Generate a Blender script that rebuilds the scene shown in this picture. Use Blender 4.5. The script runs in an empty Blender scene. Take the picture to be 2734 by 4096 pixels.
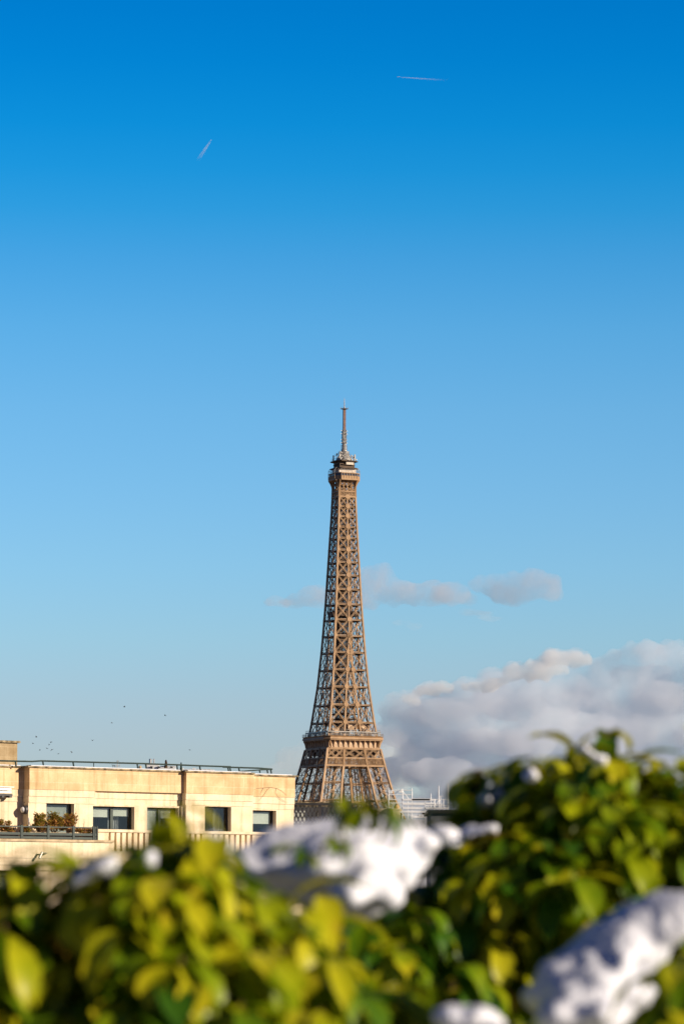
import bpy, math, random
from mathutils import Vector, Matrix, noise
R = math.radians
sc = bpy.context.scene
col = sc.collection

# ---------------------------------------------------------------- camera
F, CX, HY, ROLL, CAMZ = 13200.0, 1367.0, 3560.0, 0.0049, 22.1
cam_d = bpy.data.cameras.new('camera'); cam = bpy.data.objects.new('camera', cam_d); col.objects.link(cam)
cam.location = (0, 0, CAMZ); cam.rotation_euler = (R(90), -ROLL, 0)
cam_d.sensor_fit = 'VERTICAL'; cam_d.sensor_height = 36; cam_d.lens = F / 4096 * 36
cam_d.shift_y = (HY - 2048) / 4096
cam_d.clip_start = 0.1; cam_d.clip_end = 120000
cam_d.dof.use_dof = True; cam_d.dof.focus_distance = 900; cam_d.dof.aperture_fstop = 8.0
sc.camera = cam

# ---------------------------------------------------------------- sky, sun, exposure
SUN_AZ, SUN_EL = 67.0, 20.0          # degrees to the right of straight behind the camera; height
sdir = Vector((math.sin(R(SUN_AZ)) * math.cos(R(SUN_EL)), -math.cos(R(SUN_AZ)) * math.cos(R(SUN_EL)), math.sin(R(SUN_EL))))
w = bpy.data.worlds.new('World'); sc.world = w; w.use_nodes = True
nt = w.node_tree; N = nt.nodes; L = nt.links; N.clear()
sky = N.new('ShaderNodeTexSky'); sky.sky_type = 'NISHITA'; sky.sun_disc = False
sky.sun_elevation = R(SUN_EL); sky.sun_rotation = R(180 - SUN_AZ)
sky.altitude = 60; sky.air_density = 1.0; sky.dust_density = 0.6; sky.ozone_density = 2.0
geo = N.new('ShaderNodeTexCoord'); sep = N.new('ShaderNodeSeparateXYZ'); L.new(geo.outputs['Generated'], sep.inputs[0])
mr = N.new('ShaderNodeMapRange'); mr.inputs['From Min'].default_value = 0.0; mr.inputs['From Max'].default_value = 0.30
L.new(sep.outputs['Z'], mr.inputs['Value'])
grade = N.new('ShaderNodeValToRGB'); L.new(mr.outputs[0], grade.inputs[0])
SKYGRADE = [(0.0, (0.772, 0.884, 1.219)), (0.1564, (0.772, 0.884, 1.219)), (0.1916, (0.761, 0.904, 1.217)), (0.2518, (0.713, 0.974, 1.269)), (0.3217, (0.647, 1.001, 1.333)), (0.3912, (0.58, 0.993, 1.351)), (0.4798, (0.5, 0.984, 1.348)), (0.5577, (0.377, 0.956, 1.35)), (0.6251, (0.231, 0.889, 1.341)), (0.6727, (0.109, 0.848, 1.335)), (0.7106, (0.05, 0.808, 1.336)), (0.7528, (0.018, 0.758, 1.327)), (0.8131, (0.003, 0.676, 1.291)), (0.8607, (0.0, 0.628, 1.26)), (0.9, (0.0, 0.62, 1.24)), (1.0, (0.12, 0.34, 0.66))]
cr = grade.color_ramp
while len(cr.elements) > 1: cr.elements.remove(cr.elements[0])
cr.elements[0].position = SKYGRADE[0][0]; cr.elements[0].color = (*SKYGRADE[0][1], 1)
for p_, c_ in SKYGRADE[1:]:
    e_ = cr.elements.new(p_); e_.color = (*c_, 1)
mul = N.new('ShaderNodeMix'); mul.data_type = 'RGBA'; mul.blend_type = 'MULTIPLY'; mul.inputs[0].default_value = 1
L.new(sky.outputs[0], mul.inputs[6]); L.new(grade.outputs[0], mul.inputs[7])
# unseen sky beside and behind the camera, dimmed toward blue to deepen shade
az = N.new('ShaderNodeMapRange'); az.interpolation_type = 'SMOOTHSTEP'; az.inputs['From Min'].default_value = -0.1; az.inputs['From Max'].default_value = 0.93
az.inputs['To Min'].default_value = 0.0; az.inputs['To Max'].default_value = 1.0; L.new(sep.outputs['Y'], az.inputs['Value'])
azc = N.new('ShaderNodeMix'); azc.data_type = 'RGBA'; azc.inputs[6].default_value = (0.16, 0.25, 0.42, 1); azc.inputs[7].default_value = (1, 1, 1, 1); L.new(az.outputs[0], azc.inputs[0])
mul2 = N.new('ShaderNodeMix'); mul2.data_type = 'RGBA'; mul2.blend_type = 'MULTIPLY'; mul2.inputs[0].default_value = 1
L.new(mul.outputs[2], mul2.inputs[6]); L.new(azc.outputs[2], mul2.inputs[7]); mul = mul2
bg = N.new('ShaderNodeBackground'); bg.inputs[1].default_value = 0.091; L.new(mul.outputs[2], bg.inputs[0])
wo = N.new('ShaderNodeOutputWorld'); L.new(bg.outputs[0], wo.inputs[0])
sd = bpy.data.lights.new('sun', 'SUN'); sd.energy = 5.0; sd.angle = R(0.53); sd.color = (1.0, 0.85, 0.66)
so = bpy.data.objects.new('sun', sd); col.objects.link(so); so.rotation_euler = sdir.to_track_quat('Z', 'Y').to_euler()
so.location = (60, -60, 120)
vs = sc.view_settings; vs.view_transform = 'Standard'; vs.look = 'None'; vs.exposure = 0.4; vs.gamma = 1; vs.use_curve_mapping = False
cy = sc.cycles; cy.use_denoising = True; cy.max_bounces = 12; cy.transparent_max_bounces = 24; cy.volume_bounces = 7
cy.diffuse_bounces = 3; cy.volume_max_steps = 128; cy.use_adaptive_sampling = True; cy.adaptive_threshold = 0.01

# ---------------------------------------------------------------- helpers
CAMR = Matrix.Rotation(-ROLL, 3, 'Y') @ Matrix.Rotation(R(90), 3, 'X')
def ray(px, py): return CAMR @ Vector(((px - CX) / F, (HY - py) / F, -1.0))
def at(px, py, d):
    r = ray(px, py); return Vector((0, 0, CAMZ)) + r * (d / r.y)

class MB:
    def __init__(s): s.v = []; s.f = []; s.a = []
    def add(s, vs_, fs_, a=None):
        b = len(s.v); s.v += [tuple(x) for x in vs_]; s.f += [tuple(i + b for i in f) for f in fs_]
        if a is not None: s.a += [a] * len(vs_)
    def box(s, x0, x1, y0, y1, z0, z1):
        if x0 > x1: x0, x1 = x1, x0
        if y0 > y1: y0, y1 = y1, y0
        if z0 > z1: z0, z1 = z1, z0
        s.add([(x0,y0,z0),(x1,y0,z0),(x1,y1,z0),(x0,y1,z0),(x0,y0,z1),(x1,y0,z1),(x1,y1,z1),(x0,y1,z1)],
              [(0,3,2,1),(4,5,6,7),(0,1,5,4),(1,2,6,5),(2,3,7,6),(3,0,4,7)])
    def bar(s, p, q, w_, h_=None, up=None):
        p = Vector(p); q = Vector(q); h_ = w_ if h_ is None else h_
        d = q - p
        if d.length < 1e-6: return
        d.normalize(); up = Vector(up) if up is not None else Vector((0, 0, 1))
        if abs(d.dot(up)) > 0.97: up = Vector((0.2, 1, 0.1)).normalized()
        a = d.cross(up).normalized() * w_ / 2; b = a.cross(d).normalized() * h_ / 2
        s.add([p-a-b, p+a-b, p+a+b, p-a+b, q-a-b, q+a-b, q+a+b, q-a+b],
              [(0,1,2,3),(7,6,5,4),(0,4,5,1),(1,5,6,2),(2,6,7,3),(3,7,4,0)])
    def tube(s, pts, r, n=6):
        pts = [Vector(p) for p in pts]; rs = r if isinstance(r, (list, tuple)) else [r] * len(pts)
        vs_ = []; fs_ = []
        for i, p in enumerate(pts):
            d = (pts[min(i+1, len(pts)-1)] - pts[max(i-1, 0)]).normalized()
            u = Vector((0, 0, 1)) if abs(d.z) < 0.9 else Vector((1, 0, 0))
            a = d.cross(u).normalized(); b = a.cross(d)
            for k in range(n):
                t = 2 * math.pi * k / n; vs_.append(p + (a * math.cos(t) + b * math.sin(t)) * rs[i])
        for i in range(len(pts) - 1):
            for k in range(n):
                fs_.append((i*n+k, (i+1)*n+k, (i+1)*n+(k+1) % n, i*n+(k+1) % n))
        fs_.append(tuple(range(n))); fs_.append(tuple((len(pts)-1)*n + k for k in range(n-1, -1, -1)))
        s.add(vs_, fs_)
    def lathe(s, prof, c=(0, 0, 0), n=16):
        c = Vector(c); vs_ = []; fs_ = []
        for r, z in prof:
            for k in range(n):
                t = 2 * math.pi * k / n; vs_.append(c + Vector((r * math.cos(t), r * math.sin(t), z)))
        for i in range(len(prof) - 1):
            for k in range(n): fs_.append((i*n+k, i*n+(k+1) % n, (i+1)*n+(k+1) % n, (i+1)*n+k))
        fs_.append(tuple(range(n-1, -1, -1))); fs_.append(tuple((len(prof)-1)*n + k for k in range(n)))
        s.add(vs_, fs_)
    def prism(s, ring, z0, z1, ring1=None):
        n = len(ring); ring1 = ring1 or ring
        s.add([(x, y, z0) for x, y in ring] + [(x, y, z1) for x, y in ring1],
              [tuple(range(n-1, -1, -1)), tuple(range(n, 2*n))] + [(k, (k+1) % n, n+(k+1) % n, n+k) for k in range(n)])
    def spin(s, ang_list, sub):
        for a in ang_list:
            m = Matrix.Rotation(a, 3, 'Z'); s.add([m @ Vector(v) for v in sub.v], sub.f)
    def build(s, name, mat, parent=None, smooth=False):
        me = bpy.data.meshes.new(name); me.from_pydata(s.v, [], s.f); me.update()
        if s.a and len(s.a) == len(s.v):
            at_ = me.attributes.new('tint', 'FLOAT', 'POINT')
            at_.data.foreach_set('value', s.a)
        if smooth: me.polygons.foreach_set('use_smooth', [True] * len(me.polygons))
        o = bpy.data.objects.new(name, me); me.materials.append(mat); col.objects.link(o)
        if parent is not None: o.parent = parent
        return o

def tag(o, label=None, cat=None, group=None, kind=None):
    if label: o['label'] = label
    if cat: o['category'] = cat
    if group: o['group'] = group
    if kind: o['kind'] = kind
    return o
def empty(name, loc, label, cat, rz=0.0, group=None):
    o = bpy.data.objects.new(name, None); o.location = loc; o.rotation_euler = (0, 0, rz); col.objects.link(o)
    o.empty_display_size = 0.5
    return tag(o, label, cat, group)

def mat(name, c, rough=0.7, c2=None, scale=3.0, detail=6, bump=0.0, metallic=0.0, spec=0.4, coord='Object', lo=0.35, hi=0.65):
    m = bpy.data.materials.new(name); m.use_nodes = True; n = m.node_tree.nodes; l = m.node_tree.links
    b = n['Principled BSDF']; b.inputs['Roughness'].default_value = rough; b.inputs['Metallic'].default_value = metallic
    b.inputs['Specular IOR Level'].default_value = spec
    b.inputs['Base Color'].default_value = (*c, 1)
    if c2 is not None:
        tc = n.new('ShaderNodeTexCoord'); nz = n.new('ShaderNodeTexNoise'); nz.inputs['Scale'].default_value = scale; nz.inputs['Detail'].default_value = detail
        l.new(tc.outputs[coord], nz.inputs['Vector'])
        r = n.new('ShaderNodeValToRGB'); r.color_ramp.elements[0].color = (*c, 1); r.color_ramp.elements[1].color = (*c2, 1)
        r.color_ramp.elements[0].position = lo; r.color_ramp.elements[1].position = hi
        l.new(nz.outputs['Fac'], r.inputs[0]); l.new(r.outputs[0], b.inputs['Base Color'])
        if bump:
            bp = n.new('ShaderNodeBump'); bp.inputs['Strength'].default_value = bump; bp.inputs['Distance'].default_value = 0.02
            l.new(nz.outputs['Fac'], bp.inputs['Height']); l.new(bp.outputs[0], b.inputs['Normal'])
    return m

def stone_mat(name, ca, cb, cm, bw=1.15, bh=0.42, var=0.5):
    m = bpy.data.materials.new(name); m.use_nodes = True; n = m.node_tree.nodes; l = m.node_tree.links
    b = n['Principled BSDF']; b.inputs['Roughness'].default_value = 0.85; b.inputs['Specular IOR Level'].default_value = 0.2
    tc = n.new('ShaderNodeTexCoord'); sp = n.new('ShaderNodeSeparateXYZ'); cb_ = n.new('ShaderNodeCombineXYZ')
    l.new(tc.outputs['Object'], sp.inputs[0]); l.new(sp.outputs['X'], cb_.inputs['X']); l.new(sp.outputs['Z'], cb_.inputs['Y'])
    br = n.new('ShaderNodeTexBrick'); l.new(cb_.outputs[0], br.inputs['Vector'])
    br.inputs['Scale'].default_value = 1.0; br.inputs['Brick Width'].default_value = bw; br.inputs['Row Height'].default_value = bh
    br.inputs['Mortar Size'].default_value = 0.012; br.inputs['Mortar Smooth'].default_value = 0.4; br.offset = 0.5
    br.inputs['Color1'].default_value = (*ca, 1); br.inputs['Color2'].default_value = (*cb, 1); br.inputs['Mortar'].default_value = (*cm, 1)
    nz = n.new('ShaderNodeTexNoise'); nz.inputs['Scale'].default_value = 1.3; nz.inputs['Detail'].default_value = 8; l.new(tc.outputs['Object'], nz.inputs['Vector'])
    rr = n.new('ShaderNodeValToRGB'); rr.color_ramp.elements[0].position = 0.35; rr.color_ramp.elements[1].position = 0.7
    rr.color_ramp.elements[0].color = (0.70, 0.64, 0.56, 1); rr.color_ramp.elements[1].color = (1, 1, 1, 1)
    l.new(nz.outputs['Fac'], rr.inputs[0])
    nz2 = n.new('ShaderNodeTexNoise'); nz2.inputs['Scale'].default_value = 14; nz2.inputs['Detail'].default_value = 6; l.new(tc.outputs['Object'], nz2.inputs['Vector'])
    r2 = n.new('ShaderNodeValToRGB'); r2.color_ramp.elements[0].position = 0.3; r2.color_ramp.elements[1].position = 0.6
    r2.color_ramp.elements[0].color = (0.86, 0.84, 0.80, 1); r2.color_ramp.elements[1].color = (1, 1, 1, 1); l.new(nz2.outputs['Fac'], r2.inputs[0])
    mx = n.new('ShaderNodeMix'); mx.data_type = 'RGBA'; mx.blend_type = 'MULTIPLY'; mx.inputs[0].default_value = var
    l.new(br.outputs[0], mx.inputs[6]); l.new(rr.outputs[0], mx.inputs[7])
    m2 = n.new('ShaderNodeMix'); m2.data_type = 'RGBA'; m2.blend_type = 'MULTIPLY'; m2.inputs[0].default_value = 0.6
    l.new(mx.outputs[2], m2.inputs[6]); l.new(r2.outputs[0], m2.inputs[7]); l.new(m2.outputs[2], b.inputs['Base Color'])
    mp = n.new('ShaderNodeMapping'); mp.inputs['Scale'].default_value = (5.0, 5.0, 0.35); l.new(tc.outputs['Object'], mp.inputs[0])
    nz3 = n.new('ShaderNodeTexNoise'); nz3.inputs['Scale'].default_value = 1.0; nz3.inputs['Detail'].default_value = 5; l.new(mp.outputs[0], nz3.inputs['Vector'])
    r3 = n.new('ShaderNodeValToRGB'); r3.color_ramp.elements[0].position = 0.32; r3.color_ramp.elements[1].position = 0.5
    r3.color_ramp.elements[0].color = (0.74, 0.70, 0.63, 1); r3.color_ramp.elements[1].color = (1, 1, 1, 1); l.new(nz3.outputs['Fac'], r3.inputs[0])
    m3 = n.new('ShaderNodeMix'); m3.data_type = 'RGBA'; m3.blend_type = 'MULTIPLY'; m3.inputs[0].default_value = 0.7
    l.new(m2.outputs[2], m3.inputs[6]); l.new(r3.outputs[0], m3.inputs[7]); l.new(m3.outputs[2], b.inputs['Base Color'])
    bp = n.new('ShaderNodeBump'); bp.inputs['Strength'].default_value = 0.3; bp.inputs['Distance'].default_value = 0.01
    l.new(nz2.outputs['Fac'], bp.inputs['Height']); l.new(bp.outputs[0], b.inputs['Normal'])
    return m

def glass_mat(name):
    m = bpy.data.materials.new(name); m.use_nodes = True; n = m.node_tree.nodes; l = m.node_tree.links; n.clear()
    o = n.new('ShaderNodeOutputMaterial'); t = n.new('ShaderNodeBsdfTransparent'); t.inputs[0].default_value = (0.82, 0.85, 0.84, 1)
    g = n.new('ShaderNodeBsdfGlossy'); g.inputs['Roughness'].default_value = 0.02; fr = n.new('ShaderNodeFresnel'); fr.inputs[0].default_value = 1.5
    mx = n.new('ShaderNodeMixShader'); l.new(fr.outputs[0], mx.inputs[0]); l.new(t.outputs[0], mx.inputs[1]); l.new(g.outputs[0], mx.inputs[2]); l.new(mx.outputs[0], o.inputs[0])
    return m

def leaf_mat(name, stops, transl=0.3, rough=0.4):
    m = bpy.data.materials.new(name); m.use_nodes = True; n = m.node_tree.nodes; l = m.node_tree.links
    b = n['Principled BSDF']; b.inputs['Roughness'].default_value = rough; b.inputs['Specular IOR Level'].default_value = 0.22
    a = n.new('ShaderNodeAttribute'); a.attribute_name = 'tint'
    tc = n.new('ShaderNodeTexCoord'); nz = n.new('ShaderNodeTexNoise'); nz.inputs['Scale'].default_value = 30; l.new(tc.outputs['Object'], nz.inputs['Vector'])
    ad = n.new('ShaderNodeMath'); ad.operation = 'MULTIPLY_ADD'; ad.inputs[1].default_value = 0.35; l.new(nz.outputs['Fac'], ad.inputs[0]); 
    sb = n.new('ShaderNodeMath'); sb.operation = 'SUBTRACT'; sb.inputs[1].default_value = 0.175; l.new(a.outputs['Fac'], sb.inputs[0]); l.new(sb.outputs[0], ad.inputs[2])
    r = n.new('ShaderNodeValToRGB'); e = r.color_ramp.elements
    e[0].position, e[0].color = stops[0][0], (*stops[0][1], 1); e[1].position, e[1].color = stops[-1][0], (*stops[-1][1], 1)
    for p_, c_ in stops[1:-1]: q = r.color_ramp.elements.new(p_); q.color = (*c_, 1)
    l.new(ad.outputs[0], r.inputs[0]); l.new(r.outputs[0], b.inputs['Base Color'])
    tr = n.new('ShaderNodeBsdfTranslucent'); l.new(r.outputs[0], tr.inputs[0])
    mx = n.new('ShaderNodeMixShader'); mx.inputs[0].default_value = transl
    l.new(b.outputs[0], mx.inputs[1]); l.new(tr.outputs[0], mx.inputs[2]); l.new(mx.outputs[0], n['Material Output'].inputs[0])
    return m

def blob_mesh(ells, voxel, nscale, namp, seed=0, depth_sq=1.0):
    """union of ellipsoids ((centre), (rx,ry,rz)) fused into one closed skin and roughened"""
    import bmesh
    bm = bmesh.new()
    for c, r in ells:
        bmesh.ops.create_icosphere(bm, subdivisions=3, radius=1.0, matrix=Matrix.Translation(c) @ Matrix.Diagonal((*r, 1)))
    me = bpy.data.meshes.new('tmp'); bm.to_mesh(me); bm.free()
    o = bpy.data.objects.new('tmp', me); col.objects.link(o)
    md = o.modifiers.new('r', 'REMESH'); md.mode = 'VOXEL'; md.voxel_size = voxel
    dg = bpy.context.evaluated_depsgraph_get(); me2 = bpy.data.meshes.new_from_object(o.evaluated_get(dg))
    bpy.data.objects.remove(o); bpy.data.meshes.remove(me)
    off = Vector((seed * 7.3, seed * 3.1, seed * 5.7))
    nrm = [v.normal.copy() for v in me2.vertices]
    for v, n_ in zip(me2.vertices, nrm):
        p = v.co * nscale + off
        k = noise.fractal(p, 0.9, 2.1, 5) 
        v.co += n_ * k * namp
    me2.polygons.foreach_set('use_smooth', [True] * len(me2.polygons))
    return me2

random.seed(7)
# ================================================================ the iron tower
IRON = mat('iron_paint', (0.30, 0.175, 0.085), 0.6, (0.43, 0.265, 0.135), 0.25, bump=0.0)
IRON_SHADED = mat('iron_paint_shaded', (0.07, 0.043, 0.027), 0.7, (0.12, 0.073, 0.042), 0.3)  # same paint as outside, darkened: the interior's self-shadow is put into the colour
IRON_PANEL = mat('painted_panel', (0.58, 0.40, 0.25), 0.6, (0.68, 0.49, 0.32), 0.5)
PALE = mat('pale_cladding', (0.75, 0.66, 0.55), 0.5, (0.55, 0.45, 0.36), 0.8)
MASTRED = mat('mast_paint', (0.26, 0.13, 0.09), 0.6, (0.34, 0.2, 0.14), 0.5)
STEEL = mat('grey_steel', (0.25, 0.24, 0.23), 0.4, (0.4, 0.37, 0.33), 1.5, metallic=0.3)
DARKGL = mat('dark_glazing', (0.05, 0.055, 0.07), 0.15, (0.10, 0.10, 0.11), 1.2, spec=0.6)
TD = 2026.0; TH = R(23.2)
def zy(y): return 115.7 + (2950 - y) / 6.515
STAB = [(0, 122), (57.6, 64), (75.8, 49.6), (87.8, 43.9), (97.7, 39.4), (108.5, 35), (117.8, 30.9), (146.2, 23.9), (169.4, 20.1),
        (196.8, 16.8), (222.4, 14.3), (252.3, 11.5), (265.4, 10.6), (276, 10.3)]
def S(z):
    for (a, sa), (b, sb) in zip(STAB, STAB[1:]):
        if z <= b: return sa + (sb - sa) * (z - a) / (b - a)
    return STAB[-1][1]
GT = [(100, 0.302), (117.8, 0.325), (146.2, 0.38), (169.4, 0.46), (179, 0.5)]
def G(z):
    if z <= GT[0][0]: return GT[0][1]
    for (a, sa), (b, sb) in zip(GT, GT[1:]):
        if z <= b: return sa + (sb - sa) * (z - a) / (b - a)
    return 0.5
def fp(z, g, out=0.0): s_ = S(z); return Vector((-s_ / 2 + s_ * g, -s_ / 2 - out, z))      # a point of the front face
def lbar(m, p, q, w_, t, nrm=(0, -1, 0), lace=True):
    p = Vector(p); q = Vector(q); d = (q - p); Ln = d.length; d.normalize(); a = d.cross(Vector(nrm)).normalized() * (w_ / 2)
    m.bar(p + a, q + a, t, t * .45, nrm); m.bar(p - a, q - a, t, t * .45, nrm)
    if lace:
        k = max(2, int(Ln / (w_ * 1.5))); s_ = 1
        for i in range(k):
            m.bar(p + d * Ln * i / k + a * s_, p + d * Ln * (i + 1) / k - a * s_, t * 0.5, t * 0.25, nrm); s_ = -s_
def gusset(m, c, r, th=0.16):
    ring = [(r * math.cos(R(22.5 + 45 * k)), r * math.sin(R(22.5 + 45 * k))) for k in range(8)]
    vs_ = [(c.x + a, c.y - th, c.z + b) for a, b in ring] + [(c.x + a, c.y, c.z + b) for a, b in ring]
    m.add(vs_, [tuple(range(8)), tuple(range(15, 7, -1))] + [(k, k + 8, (k + 1) % 8 + 8, (k + 1) % 8) for k in range(8)])
Q = [0, R(90), R(180), R(270)]
tower = empty('lattice_tower', (0, TD, 0), 'tall brown wrought iron lattice tower tapering to an antenna mast, rising behind the roofs', 'tower', TH)

levels = [zy(y) for y in (2891.6, 2821.5, 2749.7, 2681, 2611.6, 2545.5, 2481, 2419, 2359.5, 2303.5, 2251, 2202, 2154.5, 2110, 2067.5, 2027.4, 1990)]
full = [zy(2950)] + levels
splitz = zy(2545.5)
for name, zr in (('shaft_base', full[:7]), ('upper_shaft', full[6:])):
    side = MB(); inner = MB(); plates = MB()
    z0, z1 = zr[0], zr[-1]
    # ribs
    pts = zr
    for a, b in zip(pts, pts[1:]):
        side.bar(fp(a, 0), fp(b, 0), 1.15, 1.0, (0, 1, 0))
        for g in ((G, lambda z: 1 - G(z)) if name == 'shaft_base' else ((lambda z: 0.5),)):
            side.bar(fp(a, g(a)), fp(b, g(b)), 0.95 if name == 'shaft_base' else 0.8, 0.5, (0, 1, 0))
        gs = [lambda z: 0.0, G, lambda z: 1 - G(z), lambda z: 1.0] if name == 'shaft_base' else [lambda z: 0.0, lambda z: 0.5, lambda z: 1.0]
        for g0, g1 in zip(gs, gs[1:]):
            wd = S(a) * (g1(a) - g0(a))
            if wd < 1.2: continue
            ww = min(0.62, wd * 0.12)
            lbar(side, fp(a, g0(a), .12), fp(b, g1(b), .12), ww, 0.27, lace=False)
            lbar(side, fp(a, g1(a), .3), fp(b, g0(b), .3), ww, 0.27, lace=False)
            lbar(side, fp(b, g0(b), .05) - Vector((0,0,.2)), fp(b, g1(b), .05) - Vector((0,0,.2)), .8, 0.3)
            m_ = (fp(a, (g0(a) + g1(a)) / 2, .42) + fp(b, (g0(b) + g1(b)) / 2, .42)) / 2
            gusset(plates, m_, 0.5)
            # inner leaf of the truss, 1.6 m inside
            k = 0.82
            for (ga, gb) in ((g0, g1), (g1, g0)):
                p = fp(a, ga(a)); q = fp(b, gb(b)); p = Vector((p.x * k, p.y * k, p.z)); q = Vector((q.x * k, q.y * k, q.z))
                inner.bar(p, q, 0.24, 0.24)
        for g0 in gs[:-1]:
            gusset(plates, fp(b, g0(b), 0.42) + Vector((0 if g0(b) > .1 else .35, 0, 0)), 1.5 if g0(b) > 0.1 else 1.0)
        # floor bracing at each level
        s_ = S(b) / 2
        inner.bar((-s_, -s_ + .7, b - .6), (s_, -s_ + .7, b - .6), .5, .8)
        inner.bar((-s_ * .5, -s_ * .5, b - .5), (s_ * .5, -s_ * .5, b - .5), .35, .7)
        inner.bar((-s_, -s_, b - .6), (0, 0, b - .6), .3, .6)
        zm = (a + b) / 2; sm = S(zm) / 2
        inner.bar((-sm * .82, -sm * .82, a), (-sm * .82, -sm * .82, b), .35, .35)
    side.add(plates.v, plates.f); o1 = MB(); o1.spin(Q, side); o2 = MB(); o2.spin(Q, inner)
    sh = o1.build(name, IRON, tower); o2.build('inner_bracing', IRON_SHADED, sh)

# lift shaft and stairs up the middle
ls = MB()
for i in range(9):
    for j in range(5):
        if i in (0, 8) or j in (0, 4) or (i % 2 == 0 and j == 2):
            ls.bar((-4.2 + i * 0.85, -3.2 + j * 1.5, 116), (-3.3 + i * 0.72, -2.6 + j * 1.2, 272), .22, .22)
z = 118
while z < 270:
    ls.box(-4.1, 3.0, -3.3, -3.05, z, z + .5); ls.box(-4.1, 3.0, 2.6, 2.85, z, z + .5); ls.box(-4.2, -3.9, -3.3, 2.9, z, z + .5); ls.box(2.6, 2.9, -3.3, 2.9, z, z + .4)
    z += 4.1
for k in range(60):
    a = k * 2.55 + 117; sgn = 1 if k % 2 else -1
    ls.bar((-1.2 * sgn, 1.4, a), (1.9 * sgn, 1.4, a + 2.5), .9, .25)
for k in range(22):
    if k % 4 != 3:
        x = -4.1 + k * .33; ls.bar((x, -3.15, 116), (x * .86, -2.6, 271), .2, .1)
for k in range(16):
    if k % 4 != 3:
        y = -3.1 + k * .36; ls.bar((-4.15, y, 116), (-3.4, y * .82, 271), .2, .1)
ls.build('lift_shaft', IRON_SHADED, tower)
ip = MB(); zi = 193
for a, b in ((7.0, .5), (6.6, .3)):
    for r_ in Q:
        pass
sub = MB(); sub.box(-6.9, 6.9, -6.9, -6.5, zi - 3.2, zi); sub.box(-6.9, 6.9, -6.5, -3.4, zi - 3.3, zi - 2.9); sub.box(-6.9, 6.9, -6.95, -6.8, zi + 1, zi + 1.15)
for k in range(9): sub.box(-6.9 + k * 1.7, -6.8 + k * 1.7, -7.0, -6.9, zi - 3.2, zi + 1.1)
ip.spin(Q, sub); ip.build('intermediate_platform', IRON_SHADED, tower)

# second platform
def octo(s_, c): h = s_ / 2; return [(-h + c, -h), (h - c, -h), (h, -h + c), (h, h - c), (h - c, h), (-h + c, h), (-h, h - c), (-h, -h + c)]
p2 = MB(); p2.prism(octo(38.8, 3.2), 115.0, 115.9, octo(40.0, 3.3)); p2.prism(octo(40.0, 3.3), 113.9, 115.0, octo(39.6, 3.3))
p2.prism(octo(38.9, 3.2), 113.2, 113.9); p2.prism(octo(36.0, 2.2), 107.9, 108.9)
P2 = p2.build('second_platform', IRON, tower)
wall = MB(); sub = MB(); sub.box(-17.0, 17.0, -17.4, -17.1, 108.9, 113.2); wall.spin(Q, sub)
wall.build('frieze_panels', IRON_PANEL, P2)
br = MB(); sub = MB()
for k in range(11):
    x = -16.6 + k * 3.32; prof = [(0, 0), (-.45, .4), (-.6, 1.6), (-1.0, 2.9), (-1.9, 4.2), (0.15, 4.25)]; h = .3
    vs_ = [(x - h, -17.4 + a, 108.95 + b) for a, b in prof] + [(x + h, -17.4 + a, 108.95 + b) for a, b in prof]; n = len(prof)
    sub.add(vs_, [tuple(range(n)), tuple(range(2*n-1, n-1, -1))] + [(i, i + n, (i + 1) % n + n, (i + 1) % n) for i in range(n)])
    if k < 10:      # arched head of the panel
        for i in range(5):
            t0, t1 = math.pi * i / 5, math.pi * (i + 1) / 5
            sub.bar((x + 1.66 - 1.2 * math.cos(t0), -17.75, 111.9 + .9 * math.sin(t0)), (x + 1.66 - 1.2 * math.cos(t1), -17.75, 111.9 + .9 * math.sin(t1)), .3, .35)
        sub.bar((x + 1.66, -17.5, 109), (x + 1.66, -17.5, 111), .12, .12)
br.spin(Q, sub)
for q_ in Q:
    m_ = Matrix.Rotation(q_ + R(45), 3, 'Z')
    cb = MB()
    for x in (-1.6, 0, 1.6):
        prof = [(0, 0), (-.45, .4), (-.7, 1.6), (-1.3, 2.9), (-2.4, 4.2), (0.15, 4.25)]
        vs_ = [(x - .25, -23.0 + a, 108.95 + b) for a, b in prof] + [(x + .25, -23.0 + a, 108.95 + b) for a, b in prof]; n = len(prof)
        cb.add([m_ @ Vector(v) for v in vs_], [tuple(range(n)), tuple(range(2*n-1, n-1, -1))] + [(i, i + n, (i + 1) % n + n, (i + 1) % n) for i in range(n)])
    br.add(cb.v, cb.f)
br.build('bracket', IRON, P2)['label'] = 'curved brackets under the platform edge'
rl = MB(); sub = MB()
for k in range(24): x = -16.4 + k * 1.43; sub.box(x, x + .1, -19.9, -19.8, 115.9, 117.6)
for zz in (116.5, 117.0, 117.55): sub.box(-16.6, 16.6, -19.92, -19.82, zz, zz + .1)
for k in range(4):
    x = -16.6 - k * 1.05; y = -19.9 + k * 1.05; sub.bar((x, y, 115.9), (x, y, 117.6), .1)
sub.bar((-16.6, -19.87, 117.6), (-19.87, -16.6, 117.6), .1); sub.bar((-16.6, -19.87, 116.6), (-19.87, -16.6, 116.6), .1)
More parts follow.
